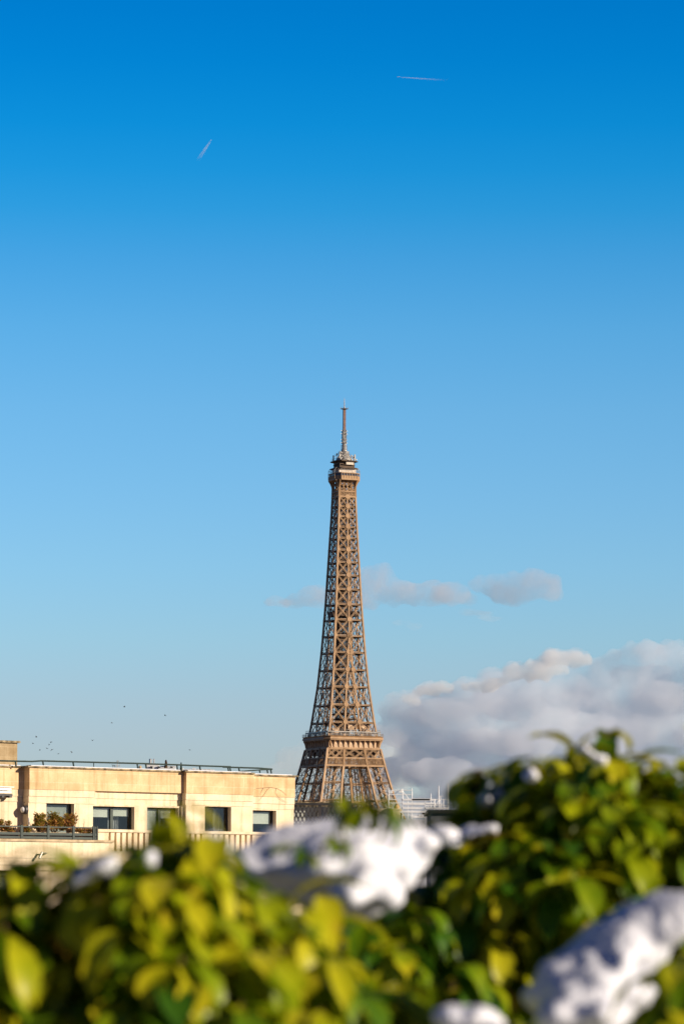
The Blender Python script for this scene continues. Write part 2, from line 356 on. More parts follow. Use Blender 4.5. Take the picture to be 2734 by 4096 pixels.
# inner upper ring
sub.box(-17.6, 17.6, -17.6, -17.2, 118.2, 118.8); sub.box(-17.6, 17.6, -17.2, -14.6, 118.2, 118.5)
for k in range(13): x = -17.2 + k * 2.85; sub.box(x, x + .25, -17.5, -17.3, 115.9, 118.3)
for k in range(20): x = -17.3 + k * 1.8; sub.box(x, x + .08, -17.5, -17.42, 118.8, 120)
sub.box(-17.5, 17.5, -17.52, -17.44, 119.9, 120)
rl.spin(Q, sub); rl.build('railing', STEEL, P2)
pv = MB(); pv.box(-12.5, -8.2, -13.2, -9, 115.9, 120.5); pv.box(-12.8, -7.9, -13.5, -8.7, 120.5, 120.8); pv.build('pavilion', IRON_PANEL, P2)
pv = MB(); pv.box(8, 13.5, -13.8, -9.5, 115.9, 119.4); pv.box(7.7, 13.8, -14.1, -9.2, 119.4, 119.7); pv.build('pavilion', IRON_PANEL, P2)
pv = MB()
pv.lathe([(0.1, 124.8), (2.9, 125.0), (3.0, 126.8), (2.6, 127.6), (0.1, 127.8)], (8.2, -9.5, -4.3), 20)
pv.lathe([(0.6, 119), (1.6, 120.8), (3.1, 122.4), (3.5, 123.8), (3.5, 126.2), (3.0, 126.6), (0.1, 126.8)], (9.0, -8.6, -1.5), 20)
pv.build('water_tank', IRON_PANEL, P2)
pv = MB(); pv.box(-1.8, 4.0, -12.6, -8.5, 119.8, 124.6); pv.box(-2, 4.2, -12.8, -8.3, 124.6, 124.8); pv.build('pavilion', IRON_PANEL, P2)
mh = MB()
for x0 in (-9.0, -10.2):
    for k in range(14):
        t0, t1 = 2 * math.pi * k / 14, 2 * math.pi * (k + 1) / 14
        mh.bar((x0, -5 + 2.6 * math.cos(t0), 121.5 + 2.6 * math.sin(t0)), (x0, -5 + 2.6 * math.cos(t1), 121.5 + 2.6 * math.sin(t1)), .4)
mh.box(-11, -7, -8, -2, 117.5, 119.4); mh.box(-5.8, -1, -11.5, -7.5, 118.4, 121.8); mh.bar((-2, -11, 126), (6, -11, 123), .5, .4); mh.bar((0, -11, 128), (8, -10, 125), .4, .3)
mh.box(-6, 6, -9, 9, 126.5, 127.2); mh.box(-7.5, 7.5, -6, 6, 129.5, 130)
mh.build('lift_machinery', IRON_SHADED, P2)
# girder belt under the platform
bt = MB(); sub = MB()
zs = [98.2, 102.5, 108.3]
def P(z, x, out=0.0): s_ = S(z); return Vector((x * s_ / 2, -s_ / 2 - out, z))
for z_, h in ((97.8, 1.0), (102.5, .8), (108.0, .7)): sub.bar(P(z_, -1), P(z_, 1), 1.0, h, (0, 0, 1))
segs = [-1, -.40, .40, 1]
for x in (-.40, .40): sub.bar(P(97.8, x, .2), P(108.5, x * .92, .2), 1.1, 1.1)
for i in range(3):
    a, b = segs[i], segs[i + 1]
    nb = 2
    for k in range(nb):
        xa, xb = a + (b - a) * k / nb, a + (b - a) * (k + 1) / nb
        lbar(sub, P(102.9, xa, .15), P(107.6, xb, .15), .8, .26); lbar(sub, P(102.9, xb, .3), P(107.6, xa, .3), .8, .26)
k = -1.0
while k < .995:
    sub.bar(P(98.3, k, .1), P(102.2, min(1, k + .19), .1), .22, .2); sub.bar(P(98.3, min(1, k + .19), .25), P(102.2, k, .25), .22, .2); k += .0634
bt.spin(Q, sub); bt.build('girder_belt', IRON, tower)
dk = MB(); dk.box(-16, 16, -16, 16, 107.2, 107.7); sub = MB()
for y in range(-14, 15, 4): sub.box(-17, 17, y, y + .5, 104.5, 107.2)
dk.add(sub.v, sub.f); dk.build('deck_underside', IRON_SHADED, tower)

# four legs
LZ = [0, 20, 40, 57.6, 66.5, 76.5, 87.5, 97.8, 108]
LW = {0: 26, 20: 22, 40: 18, 57.6: 15.5}
def lw(z):
    t = [(0, 26), (57.6, 15.8), (75.8, 13.2), (87.8, 12.1), (97.7, 11.9), (108, 10.8), (118, 10)]
    for (a, sa), (b, sb) in zip(t, t[1:]):
        if z <= b: return sa + (sb - sa) * (z - a) / (b - a)
    return 10
def leg():
    m = MB(); n_ = MB()
    def c(z, i, j): s_ = S(z) / 2; w_ = lw(z); return Vector((-s_ + w_ * i, -s_ + w_ * j, z))
    edges = [((0, 0), (1, 0)), ((1, 0), (1, 1)), ((1, 1), (0, 1)), ((0, 1), (0, 0))]
    for a, b in zip(LZ, LZ[1:]):
        for ij in ((0, 0), (1, 0), (0, 1), (1, 1)): m.bar(c(a, *ij), c(b, *ij), 1.35, 1.1, (0, 1, 0))
        for e0, e1 in edges:
            nrm = Vector((e1[1] - e0[1], -(e1[0] - e0[0]), 0))
            w_ = m if (e0 == (0, 0) or e1 == (0, 0)) else n_  # inner leg faces take the darker iron, shade held in its colour
            lbar(w_, c(a, *e0), c(b, *e1), 0.8, .26, nrm, lace=False); lbar(w_, c(a, *e1), c(b, *e0), 0.8, .26, nrm, lace=False)
            lbar(m, c(b, *e0), c(b, *e1), 1.1, .3, nrm)
            h0, h1 = [(c(a, *e) + c(b, *e)) / 2 for e in (e0, e1)]
            n_.bar(h0, h1, .3, .2)
            mt, mb = (c(b, *e0) + c(b, *e1)) / 2, (c(a, *e0) + c(a, *e1)) / 2
            for h_ in (h0, h1): n_.bar(h_, mt, .2, .15); n_.bar(h_, mb, .2, .15)
            mc = (h0 + h1) / 2 + nrm * .4
        n_.bar(c(a, .5, .5), c(b, .5, .5), .6, .6); n_.bar(c(a, .35, .5), c(b, .35, .5), .5, .5); n_.bar(c(a, .65, .4), c(b, .65, .4), .4, .4)
        n_.bar(c(b, 0, 0), c(b, 1, 1), .5, .5); n_.bar(c(b, 1, 0), c(b, 0, 1), .5, .5)
        nst = 6
        for i in range(nst):
            za, zb = a + (b - a) * i / nst, a + (b - a) * (i + 1) / nst
            n_.bar(c(za, .3 + .4 * (i % 2), .3), c(zb, .7 - .4 * (i % 2), .3), .5, .25)
    return m, n_
lg, lgi = leg()
for q_ in Q:
    m_ = MB(); m_.spin([q_], lg); lo_ = m_.build('leg', IRON, tower); m_ = MB(); m_.spin([q_], lgi); m_.build('inner_bracing', IRON_SHADED, lo_)
# first platform and arches
f1 = MB(); f1.prism(octo(70, 1), 56.0, 58.2); f1.prism(octo(66, 1), 52.5, 56.0)
f1.build('first_platform', IRON, tower)
ar = MB(); sub = MB()
for k in range(24):
    t0, t1 = math.pi * k / 24, math.pi * (k + 1) / 24
    for rr_ in (37.0, 34.0):
        p, q = [Vector((rr_ * math.cos(t), -34.0 - 22 * (1 - math.sin(t)), 14 + (rr_) * math.sin(t))) for t in (t0, t1)]
        sub.bar(p, q, .8, .8)
    sub.bar((37 * math.cos(t0), -34 - 22 * (1 - math.sin(t0)), 14 + 37 * math.sin(t0)), (34 * math.cos(t1), -34 - 22 * (1 - math.sin(t1)), 14 + 34 * math.sin(t1)), .4)

for q_ in Q: ar = MB(); ar.spin([q_], sub); ar.build('arch', IRON, tower)
for sx in (-1, 1):
    for sy in (-1, 1):
        b_ = MB(); cx_, cy_ = sx * 48, sy * 48; b_.prism([(cx_-15, cy_-15), (cx_+15, cy_-15), (cx_+15, cy_+15), (cx_-15, cy_+15)], -.2, 4, [(cx_-14, cy_-14), (cx_+14, cy_-14), (cx_+14, cy_+14), (cx_-14, cy_+14)])
        b_.build('masonry_foot', PALE, tower)

# top of the shaft: lattice belt, flare, gallery
tb = MB(); sub = MB()
zb0, zb1, zb2 = zy(1990), zy(1969), zy(1932)
sub.bar(P(zb0, -1, .1), P(zb0, 1, .1), .9, .8, (0, 0, 1)); sub.bar(P(zb1, -1, .1), P(zb1, 1, .1), .9, .7, (0, 0, 1))
sub.bar(fp(zb0, 0), fp(zb2 + 1, 0), 1.2, 1.2)
for k in range(6):
    xa, xb = -1 + k / 3, -1 + (k + 1) / 3; xm = (xa + xb) / 2
    sub.bar(P(zb0, xa, .2), P(zb1, xb, .2), .26, .26); sub.bar(P(zb0, xb, .3), P(zb1, xa, .3), .26, .26)
    sub.bar(P(zb0, xm, .2), P((zb0 + zb1) / 2, xb, .2), .2, .2); sub.bar(P(zb0, xm, .2), P((zb0 + zb1) / 2, xa, .2), .2, .2)
    sub.bar(P(zb1, xm, .2), P((zb0 + zb1) / 2, xb, .2), .2, .2); sub.bar(P(zb1, xm, .2), P((zb0 + zb1) / 2, xa, .2), .2, .2)
for k in range(1, 4): x = -1 + k * .5; sub.bar(P(zb1, x, .2), P(zb2 + .6, x, .2), .62, .62)
for k in range(4):
    xa, xb = -1 + k * .5, -.5 + k * .5
    for a, b in ((zb1, (zb1 + zb2) / 2), ((zb1 + zb2) / 2, zb2 + .5)):
        sub.bar(P(a, xa, .1), P(b, xb, .1), .24, .24); sub.bar(P(a, xb, .2), P(b, xa, .2), .24, .24)
for i in range(6):      # curved corner brackets
    t0, t1 = i / 6, (i + 1) / 6
    def cp(t, dx): z_ = zb1 + (273.2 - zb1) * t; o_ = 2.5 * t ** 2.2; s_ = S(z_) / 2; return z_, o_, s_
    for gx in (-1, 1):
        (za, oa, sa), (zb, ob, sb_) = cp(t0, 0), cp(t1, 0)
        sub.bar((gx * sa + gx * 0.2 * oa, -sa - oa, za), (gx * sb_ + gx * 0.2 * ob, -sb_ - ob, zb), .7, .7)
        sub.bar((gx * sa, -sa - oa * .5, za), (gx * sb_, -sb_ - ob * .5, zb), .45, 1.2)
tb.spin(Q, sub)
tb.build('flared_head', IRON, tower)
gl = MB(); gl.prism(octo(16.6, 3.1), 273.0, 273.9); gl.prism(octo(16.4, 3.05), 273.9, 275.6); gl.prism(octo(16.8, 3.15), 277.0, 277.4)
sub = MB()
for k in range(7): x = -5.2 + k * 1.733; sub.box(x - .12, x + .12, -8.36, -8.12, 273.9, 277.0)
gl.spin(Q, sub); GLo = gl.build('gallery', IRON, tower)
gw = MB(); gw.prism(octo(15.9, 3.0), 275.6, 277.0); gw.build('gallery_glazing', DARKGL, GLo)
cg = MB(); sub = MB()
for k in range(9):
    x = -5.2 + k * 1.3
    pts = [(x, -8.3, 277.4), (x, -8.25, 279.2), (x, -7.7, 280.3), (x, -6.6, 280.8)]
    for a, b in zip(pts, pts[1:]): sub.bar(a, b, .1, .1)
sub.bar((-5.2, -8.27, 279.1), (5.2, -8.27, 279.1), .1, .1); sub.bar((-8.27, -5.2, 279.1), (-5.2, -8.27, 279.1), .1, .1)
for k in range(3): a = -8.2 + k * 1.5; b = -5.2 - k * 1.5; sub.bar((a, b, 277.4), (a * .97, b * .97, 280), .1, .1)
cg.spin(Q, sub); cg.build('safety_cage', STEEL, tower)
sm = MB(); sm.box(-5.6, 5.6, -5.6, 5.6, 277.4, 280.2)
sm.box(-1.2, 3.8, -6.2, -4.4, 282.6, 285.2)
sm.box(-6.8, -5.6, -3, -2.2, 278.6, 280.0)
SMo = sm.build('summit_cabin', PALE, tower)
s2 = MB(); s2.prism(octo(15.2, 3), 280.2, 280.7); s2.box(-4.9, 4.9, -4.9, 4.9, 280.7, 284.6); s2.prism(octo(14.6, 2.6), 284.6, 285.1)
s2.prism(octo(12.0, 2.6), 282.6, 282.8)
for k in range(18):
    a = 2 * math.pi * k / 18; s2.bar((7 * math.cos(a), 7 * math.sin(a), 285.1), (7.0 * math.cos(a), 7.0 * math.sin(a), 286.4), .12)
    a2 = 2 * math.pi * (k + 1) / 18; s2.bar((7 * math.cos(a), 7 * math.sin(a), 286.4), (7.0 * math.cos(a2), 7.0 * math.sin(a2), 286.4), .1)
s2.build('service_deck', IRON_SHADED, tower)
an = MB(); rr = random.Random(11)
an.lathe([(5.2, 285.1), (4.6, 287), (3.3, 289.2), (1.9, 291), (1.5, 292.5)], (0, 0, 0), 12)
for k in range(110):
    a = rr.uniform(0, 2 * math.pi); t = rr.random(); r_ = 6.6 * (1 - t) ** .75 + 1.2; z_ = 285.2 + 6.5 * t
    x, y = r_ * math.cos(a), r_ * math.sin(a)
    if k % 3 == 0: an.bar((x, y, z_ - .6), (x, y, z_ + rr.uniform(.6, 1.7)), .16)
    elif k % 3 == 1: an.bar((x * .6, y * .6, z_), (x * 1.05, y * 1.05, z_ + rr.uniform(-.5, .8)), .14)
    else: an.box(x - .35, x + .35, y - .3, y + .3, z_ - .3, z_ + rr.uniform(.2, .7))
for sx, sy in ((-1, -1), (1, -1), (1, 1), (-1, 1)): an.box(sx * 5 - .35, sx * 5 + .35, sy * 5 - .35, sy * 5 + .35, 285.1, 289.2)
an.build('antenna_cluster', STEEL, tower)
DISH = mat('white_dish', (.8, .8, .8), .4, (.7, .7, .68), 2)
ds = MB(); ds.lathe([(0.1, -.25), (.55, 0), (.6, .5), (.1, .6)], (6.9, -2.5, 286.2), 12); ds.build('dish_antenna', DISH, tower)
ds = MB(); ds.lathe([(.1, 0), (.5, .1), (.5, .5), (.1, .6)], (-2, -6.4, 286.0), 10); ds.build('dish_antenna', DISH, tower)
ms = MB(); ms.lathe([(1.5, 291), (1.35, 296), (1.1, 296.5)], (0, 0, 0), 8)
for k in range(6):
    a = k * math.pi / 3; ms.bar((2 * math.cos(a), 2 * math.sin(a), 292.3), (2 * math.cos(a), 2 * math.sin(a), 295), .14)
    for zz in (292.4, 294.9): a2 = a + math.pi / 3; ms.bar((2 * math.cos(a), 2 * math.sin(a), zz), (2 * math.cos(a2), 2 * math.sin(a2), zz), .14)
for sx in (-1, 1):
    for sy in (-1, 1): ms.bar((sx, sy, 296), (sx * .95, sy * .95, 304.2), .38); ms.bar((sx * .95, sy * .95, 304.2), (sx * .4, sy * .4, 305), .3)
for k in range(12):
    z_ = 296.3 + k * .66
    for sx in (-1, 1): ms.bar((sx, -1, z_), (-sx, 1, z_ + .66), .2); ms.bar((sx, -1, z_), (sx, 1, z_ + .66), .2); ms.bar((-1, sx, z_), (1, sx, z_ + .66), .22)
ms.lathe([(.55, 296), (.55, 304)], (0, 0, 0), 8)
for z_ in (296.6, 298.5, 302.1, 304.0): ms.bar((-2.5, -.6, z_), (2.5, .6, z_), .22); ms.bar((.6, -2.5, z_), (-.6, 2.5, z_), .22); ms.prism(octo(2.9, .9), z_ - .1, z_ + .1)
for k in range(20): z_ = 296.4 + k * .38; a = k * 2.4; ms.bar((0, 0, z_), (1.9 * math.cos(a), 1.9 * math.sin(a), z_), .13)
ms.build('lower_mast', STEEL, tower)
um = MB()
for sx in (-1, 1):
    for sy in (-1, 1): um.bar((sx * .62, sy * .62, 304.4), (sx * .6, sy * .6, 317), .3)
for k in range(21):
    z_ = 304.6 + k * .6
    um.prism(octo(1.25, .3), z_, z_ + .34)
um.lathe([(.45, 304.4), (.45, 317)], (0, 0, 0), 8)
um.build('upper_mast', MASTRED, tower)
tp = MB(); tp.lathe([(.3, 316.9), (2.1, 317.3), (2.45, 317.5), (2.1, 317.6), (.6, 317.9), (.4, 318.6)], (0, 0, 0), 12)
for k in range(12): a = k * math.pi / 6; tp.bar((2.4 * math.cos(a), 2.4 * math.sin(a), 317.4), (2.4 * math.cos(a), 2.4 * math.sin(a), 318.4), .1)
tp.lathe([(.26, 318.4), (.24, 321), (.12, 323.2), (.05, 324.6)], (0, 0, 0), 6)
for z_ in (319, 320, 321, 322, 323): tp.bar((-.5, 0, z_), (.5, 0, z_), .12)
tp.build('mast_tip', STEEL, tower)
# ================================================================ pale stone apartment building
U = Vector((11.34, 9.0, 0)).normalized(); NV = Vector((U.y, -U.x, 0)); FAZ = math.atan2(U.y, U.x)
O0 = at(120, 3560, 145.0); O0.z = 0
CAMP = Vector((0, 0, CAMZ))
def fs(px, py, p=0.0):
    r = ray(px, py); t = ((O0 - CAMP).dot(NV) + p) / r.dot(NV); q = CAMP + r * t
    return (q - O0).dot(U), q.z
def z5(x, y): return x / 2.613, y / 2.613 + 2920
def z6(x, y): return x / 2.529 + 580, y / 2.529 + 2920
def FX(v, y=3200, p=0.0): return fs(v, y, p)[0]
def FZ(x, y, p=0.0): return fs(x, y, p)[1]
STONE = stone_mat('limestone_panels', (0.85, 0.635, 0.38), (0.76, 0.555, 0.32), (0.88, 0.72, 0.49), 1.15, 0.47, 0.8)
STONE2 = stone_mat('limestone_smooth', (0.92, 0.79, 0.58), (0.89, 0.75, 0.54), (0.84, 0.70, 0.51), 2.6, 0.9, 0.6)
CHIM = stone_mat('weathered_stone', (0.52, 0.41, 0.25), (0.46, 0.36, 0.22), (0.60, 0.49, 0.32), 0.8, 0.45, 1.0)
COPING = mat('lichened_coping', (0.10, 0.075, 0.04), 0.9, (0.42, 0.33, 0.20), 3.5, bump=.4, lo=.38, hi=.62)
COPING2 = mat('pale_coping', (0.36, 0.27, 0.16), 0.9, (0.60, 0.47, 0.30), 3.0, bump=.3)
SNOW = mat('snow', (0.68, 0.70, 0.78), 0.75, (0.77, 0.785, 0.85), 40, bump=.5, spec=.2)
GREENM = mat('green_painted_metal', (0.017, 0.032, 0.028), 0.5, (0.03, 0.05, 0.042), 2.0)
BLACKM = mat('dark_metal', (0.03, 0.03, 0.032), 0.5, (0.055, 0.05, 0.05), 2.0)
GLASS = glass_mat('window_glass')
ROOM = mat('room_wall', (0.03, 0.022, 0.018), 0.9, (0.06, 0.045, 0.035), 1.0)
BLIND = mat('roller_blind', (0.72, 0.72, 0.66), 0.8, (0.80, 0.80, 0.75), 1.5)
BLINDG = mat('grey_curtain', (0.40, 0.42, 0.40), 0.8, (0.48, 0.50, 0.47), 0.8)
WHITEM = mat('white_paint', (0.84, 0.84, 0.83), 0.5, (0.74, 0.74, 0.73), 2.0)
CURT = mat('white_curtain', (0.62, 0.62, 0.62), 0.9, (0.38, 0.38, 0.4), 6.0)

bld = empty('apartment_building', (O0.x, O0.y, 0), 'pale limestone apartment building with flat roof, snow-edged coping and green window frames', 'building', FAZ)
# heights (world z == local z)
ZCT, ZCB = FZ(120, 3063), FZ(120, 3069.5)
ZP = FZ(120, 3156.5); ZF1 = FZ(120, 3184); ZF2 = FZ(120, 3206); ZS = FZ(383, 3316)
SB0, SB1, SC1, SD1 = FX(118.5), FX(733), FX(1003), FX(1171)
SJ = FX(383)
PA, PB, PC, PD = -0.48, 0.0, 0.24, 0.16
SA0 = -26.0; SRET = FX(92, 3200, PA)
ZL = ZS - 0.04          # underside line of windows
ZTER = FZ(40, 3352, 1.6) - .1
BACK = 13.0
EPS = .003
blocks = [('A', SA0, SB0, PA), ('B', SB0, SB1 , PB), ('C', SB1, SC1, PC), ('D', SC1, SD1, PD)]
par = MB(); fr = MB(); cp = MB(); sn = MB(); wl = MB()
for nme, s0, s1, p in blocks:
    off = -0.06 if nme == 'D' else 0
    par.box(s0, s1, -p, -p + .35, ZP + off, ZCB + off)
    e = .12
    cp.box(s0 - (e if nme in 'BC' else 0), s1 + (e + .03 if nme == 'D' else 0), -p - .07, -p + .45, ZCB + off, ZCT + off)
    segs = [(s0, s1)]
    sn.box(s0 + .1, s1 - .15, -p + .02, -p + .40, ZCT + off, ZCT + off + .035)
    if nme == 'B':
        fr.box(s0, SJ, -p + .03, -p + .35, ZF1, ZP); fr.box(s0, SJ, -p + .06, -p + .35, ZF2 - .05, ZF1 - .012)
        fr.box(SJ, s1, -p + .16, -p + .35, ZF1 - .02, ZP); fr.box(SJ, s1, -p + .19, -p + .35, ZF2 - .05, ZF1 - .03)
    else:
        o_ = -.08 if nme == 'D' else 0
        fr.box(s0, s1, -p + .03, -p + .35, ZF1 + o_, ZP + off); fr.box(s0, s1, -p + .06, -p + .35, ZF2 + o_, ZF1 - .012 + o_)
# window openings : (px0, px1, pytop, block plane, kind)
W = [('curtained', *[z5(485, 755)[0], z5(776, 755)[0]], PB), ('pair', z5(972, 0)[0], z5(1405, 0)[0], PB), ('pair2', z6(22, 0)[0], z6(337, 0)[0], PB),
     ('dark', z6(605, 0)[0], z6(870, 0)[0], PC), ('blind', z6(1060, 0)[0], z6(1325, 0)[0], PD)]
def ops(p0, s0, s1, top, z0, holes, m):
    """wall between s0..s1 with openings (a,b,ztop,zbot)"""
    cur = s0
    for a, b, zt, zb in holes:
        m.box(cur, a, -p0 + .09, -p0 + .45, z0, top)
        if zt < top - .002: m.box(a, b, -p0 + .09, -p0 + .45, zt, top)
        if zb > z0 + .002: m.box(a, b, -p0 + .09, -p0 + .45, z0, zb)
        cur = b
    m.box(cur, s1, -p0 + .09, -p0 + .45, z0, top)
H = [(FX(a, 3220, p - .1), FX(b, 3220, p - .1)) for _, a, b, p in W]
ZW = ZF2 - .03
ops(PA, SA0, SB0, ZF2, ZTER, [], wl)
ops(PB, SB0, SB1, ZF2 - .05, ZTER, [(H[0][0], H[0][1], ZW - .02, ZL - .3), (H[1][0], H[1][1], ZW - .1, ZL), (H[2][0], H[2][1], ZW - .1, ZL)], wl)
ops(PC, SB1, SC1, ZF2, ZTER, [(H[3][0], H[3][1], ZW, ZL)], wl)
ops(PD, SC1, SD1, ZF2 - .08, ZTER, [(H[4][0], H[4][1], ZW - .12, ZL)], wl)
# shadow-line pier right of the third window
s_p = FX(z6(368, 0)[0]); wl.box(s_p, SB1, -.06, .09, ZL, ZF2 - .06)
par.box(SB0, SB0 + .3, .35, .6, ZP, ZCB); fr.box(SB0 + .002, SB0 + .3, .35, .6, ZF2, ZP); wl.box(SB0 + .004, SB0 + .3, .45, .6, ZTER, ZF2); cp.box(SB0 - .12, SB0 + .3, .45, .6, ZCB, ZCT)
wl.box(SB1 - .003, SB1 + .3, -PC + .02, .4, ZTER, ZF2 + .01)
par.box(SD1 - .35, SD1, -PD + .35, BACK, ZP - .06, ZCB - .06); wl.box(SD1 - .45, SD1 - .01, -PD + .45, BACK, 0, ZP - .06)
cp.box(SD1 - .35, SD1 + .15, -PD + .45, BACK, ZCB - .06, ZCT - .06)
body = wl.build('wall', STONE2, bld)
par.build('parapet', STONE, bld); fr.build('frieze', STONE2, bld); cp.build('coping', COPING, bld)
rf = MB(); rf.box(SA0, SD1 - .36, .9, BACK, ZP + .1, ZP + .25); rf.build('roof', COPING2, bld)
tag(sn.build('snow_strip', SNOW), 'thin line of snow along the top of the long roof coping', 'snow', kind=None)
bpy.data.objects['snow_strip'].location = bld.location; bpy.data.objects['snow_strip'].rotation_euler = bld.rotation_euler
# lower, forward volume with terrace on top
PL = 1.6; SL1 = FX(451, 3380, PL)
zc1, zc0 = FZ(40, 3355, PL), FZ(40, 3364.5, PL); zb1, zb2, zb3 = FZ(40, 3431, PL), FZ(40, 3459.6, PL), FZ(40, 3481, PL)
lo = MB(); lo.box(SA0, SL1, -PL, -PL + .4, zb1, zc0); lo.box(SA0, SL1, -PL + .03, -PL + .4, zb2, zb1 - .012); lo.box(SA0, SL1, -PL + .07, -PL + .4, zb3, zb2 - .012)
lx0, lx1 = FX(-90, 3500, PL - .1), FX(z5(280, 0)[0], 3500, PL - .1)
ops(PL - .05, SA0, SL1, zb3, zb3 - 3.2, [(-16, -13.4, zb3 - .02, zb3 - 1.9), (-9.5, -7.2, zb3 - .02, zb3 - 1.9), (lx0, lx1, zb3 - .02, zb3 - 1.9)], lo)
lo.box(SL1 - .4, SL1, -PL + .4, .4, zb3 - 3.2, zc0)
lo.box(SA0, SL1, -PL + .4, .05, ZTER - .2, ZTER)
lo.box(SA0, SD1 - .01, -PL + .1, .3, 0, zb3 - 3.2)
lo.box(SL1, SD1 - .02, -.8, .3, zb3 - 3.2, ZL - 1.15)
lo.build('lower_wall', STONE2, bld)
lc = MB(); lc.box(SA0, SL1 + .04, -PL - .06, -PL + .45, zc0, zc1); lc.box(SL1 - .45, SL1 + .04, -PL + .45, .04, zc0, zc1); lc.build('terrace_coping', COPING2, bld)
# windows
def window(a, b, zt, zb, p, mull=None, frame=GREENM, blinds=(), inside=None, drop=()):
    m = MB(); t = .06; y = -p + .34
    m.box(a, b, y, y + .07, zt - t, zt); m.box(a, b, y, y + .07, zb, zb + t); m.box(a, a + t, y, y + .07, zb + t, zt - t); m.box(b - t, b, y, y + .07, zb + t, zt - t)
    for k in mull or (): m.box(k - .07, k + .07, y - .012, y + .08, zb + t, zt - t)
    f = m.build('window', frame, bld)
    g = MB(); g.box(a + t, b - t, y + .03, y + .04, zb + t, zt - t); g.build('pane', GLASS, f)
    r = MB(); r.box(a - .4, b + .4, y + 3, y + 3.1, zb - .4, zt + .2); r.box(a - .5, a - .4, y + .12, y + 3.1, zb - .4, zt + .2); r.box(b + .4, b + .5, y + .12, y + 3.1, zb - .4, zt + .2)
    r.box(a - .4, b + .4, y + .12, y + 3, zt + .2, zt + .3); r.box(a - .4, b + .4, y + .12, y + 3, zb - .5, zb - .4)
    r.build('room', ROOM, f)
    for (s0, s1, z0_, z1_, mt, nm) in blinds:
        q = MB(); q.box(s0, s1, y + .10, y + .115, z0_, z1_); q.box(s0, s1, y + .09, y + .125, z0_ - .02, z0_); q.build(nm, mt, f)
    for (s0, s1, z0_, z1_) in drop:
        q = MB(); n_ = 14; vs_ = []
        for i in range(n_ + 1):
            x = s0 + (s1 - s0) * i / n_; yy = y + .5 + .05 * math.sin(i * 1.9); vs_ += [(x, yy, z0_), (x, yy, z1_)]
        q.add(vs_, [(2*i, 2*i+2, 2*i+3, 2*i+1) for i in range(n_)]); c_ = q.build('curtain', CURT, f); md = c_.modifiers.new('t', 'SOLIDIFY'); md.thickness = .02
    return f
a, b = H[0]; window(a, b, ZW - .02, ZL - .3, PB, frame=BLACKM, blinds=[(a + .06, FX(z5(728, 0)[0], 3220, -.45), ZL - .3, ZW - .05, BLINDG, 'blind')])
mx_ = FX(z5(1173, 0)[0], 3230, -.3); a, b = H[1]; zt = ZW - .1
window(a, b, zt, ZL, PB, [mx_], blinds=[(a + .06, mx_ - .16, zt - .46, zt - .08, BLIND, 'blind'), (mx_ + .1, FX(z5(1342, 0)[0], 3230, -.45), zt - .40, zt - .08, BLIND, 'blind')], drop=[(mx_ + .15, mx_ + .75, ZL, zt)])
a, b = H[2]; mx_ = FX(z6(150, 0)[0], 3230, -.3)
window(a, b, zt, ZL, PB, [mx_], blinds=[(a + .06, mx_ - .1, ZL, zt - .08, BLIND, 'blind'), (mx_ + .1, b - .2, zt - .45, zt - .08, BLIND, 'blind')])
a, b = H[3]; window(a, b, ZW, ZL, PC, frame=BLACKM, drop=[(b - .45, b - .1, ZL, ZW)])
a, b = H[4]; window(a, b, ZW - .12, ZL, PD, frame=BLACKM, blinds=[(a + .06, b - .1, ZW - .72, ZW - .2, BLIND, 'blind')])
window(lx0, lx1, zb3 - .02, zb3 - 1.9, PL - .05, frame=GREENM, blinds=[(lx0, lx1 - .15, zb3 - 1.8, zb3 - .1, BLINDG, 'blind')])
window(-9.5, -7.2, zb3 - .02, zb3 - 1.9, PL - .05); window(-16, -13.4, zb3 - .02, zb3 - 1.9, PL - .05)
# stone balustrade below the windows
PBA = .85; bs0 = FX(391, 3320, PBA); bs1 = SD1 - .05
zr1 = FZ(420, 3317, PBA); zr0 = zr1 - .12
bl = MB(); bl.box(bs0, bs1, -PBA - .05, -PBA + .25, zr0, zr1); bl.box(bs0, bs1, -PBA, -PBA + .2, zr0 - 1.05, zr0 - .85)
s_ = bs0 + .05; k = 0
while s_ < bs1 - .2:
    wide = k % 8 == 0
    bl.box(s_, s_ + (.55 if wide else .19), -PBA + .02, -PBA + .18, zr0 - .85, zr0); s_ += (.55 if wide else .19) + .12; k += 1
bl.box(bs0, bs1, -PBA, 0, zr0 - 1.3, zr0 - 1.05)
bl.build('balustrade', STONE2, bld)
# green railing on the terrace
PR = 1.42; rz1, rz0 = FZ(40, z5(0, 1000)[1], PR), FZ(40, z5(0, 1137)[1], PR); rzm = FZ(40, z5(0, 1062)[1], PR)
rr0, rr1 = -12.0, FX(389, 3320, PR)
gr = MB(); gr.box(rr0, rr1, -PR - .03, -PR + .03, rz1 - .05, rz1); gr.box(rr0, rr1, -PR - .02, -PR + .02, rzm - .13, rzm - .02); gr.box(rr0, rr1, -PR - .02, -PR + .02, rz0 + .02, rz0 + .12)
posts = [FX(z5(v, 0)[0], 3320, PR) for v in (219, 233, 498, 509, 763, 773, 975, 990, 1013)]
for s_ in posts + [posts[0] - 2.3, posts[0] - 2.45, posts[0] - 4.6, posts[0] - 7]: gr.box(s_ - .028, s_ + .028, -PR - .045, -PR + .045, rz0 - .05, rz1 + .04)
gr.box(rr1 - .03, rr1 + .03, -PR + .05, 0, rz1 - .05, rz1); gr.box(rr1 - .02, rr1 + .02, -PR + .05, 0, rzm - .13, rzm - .02)
gr.build('railing', GREENM, bld)['label'] = 'green metal terrace railing'
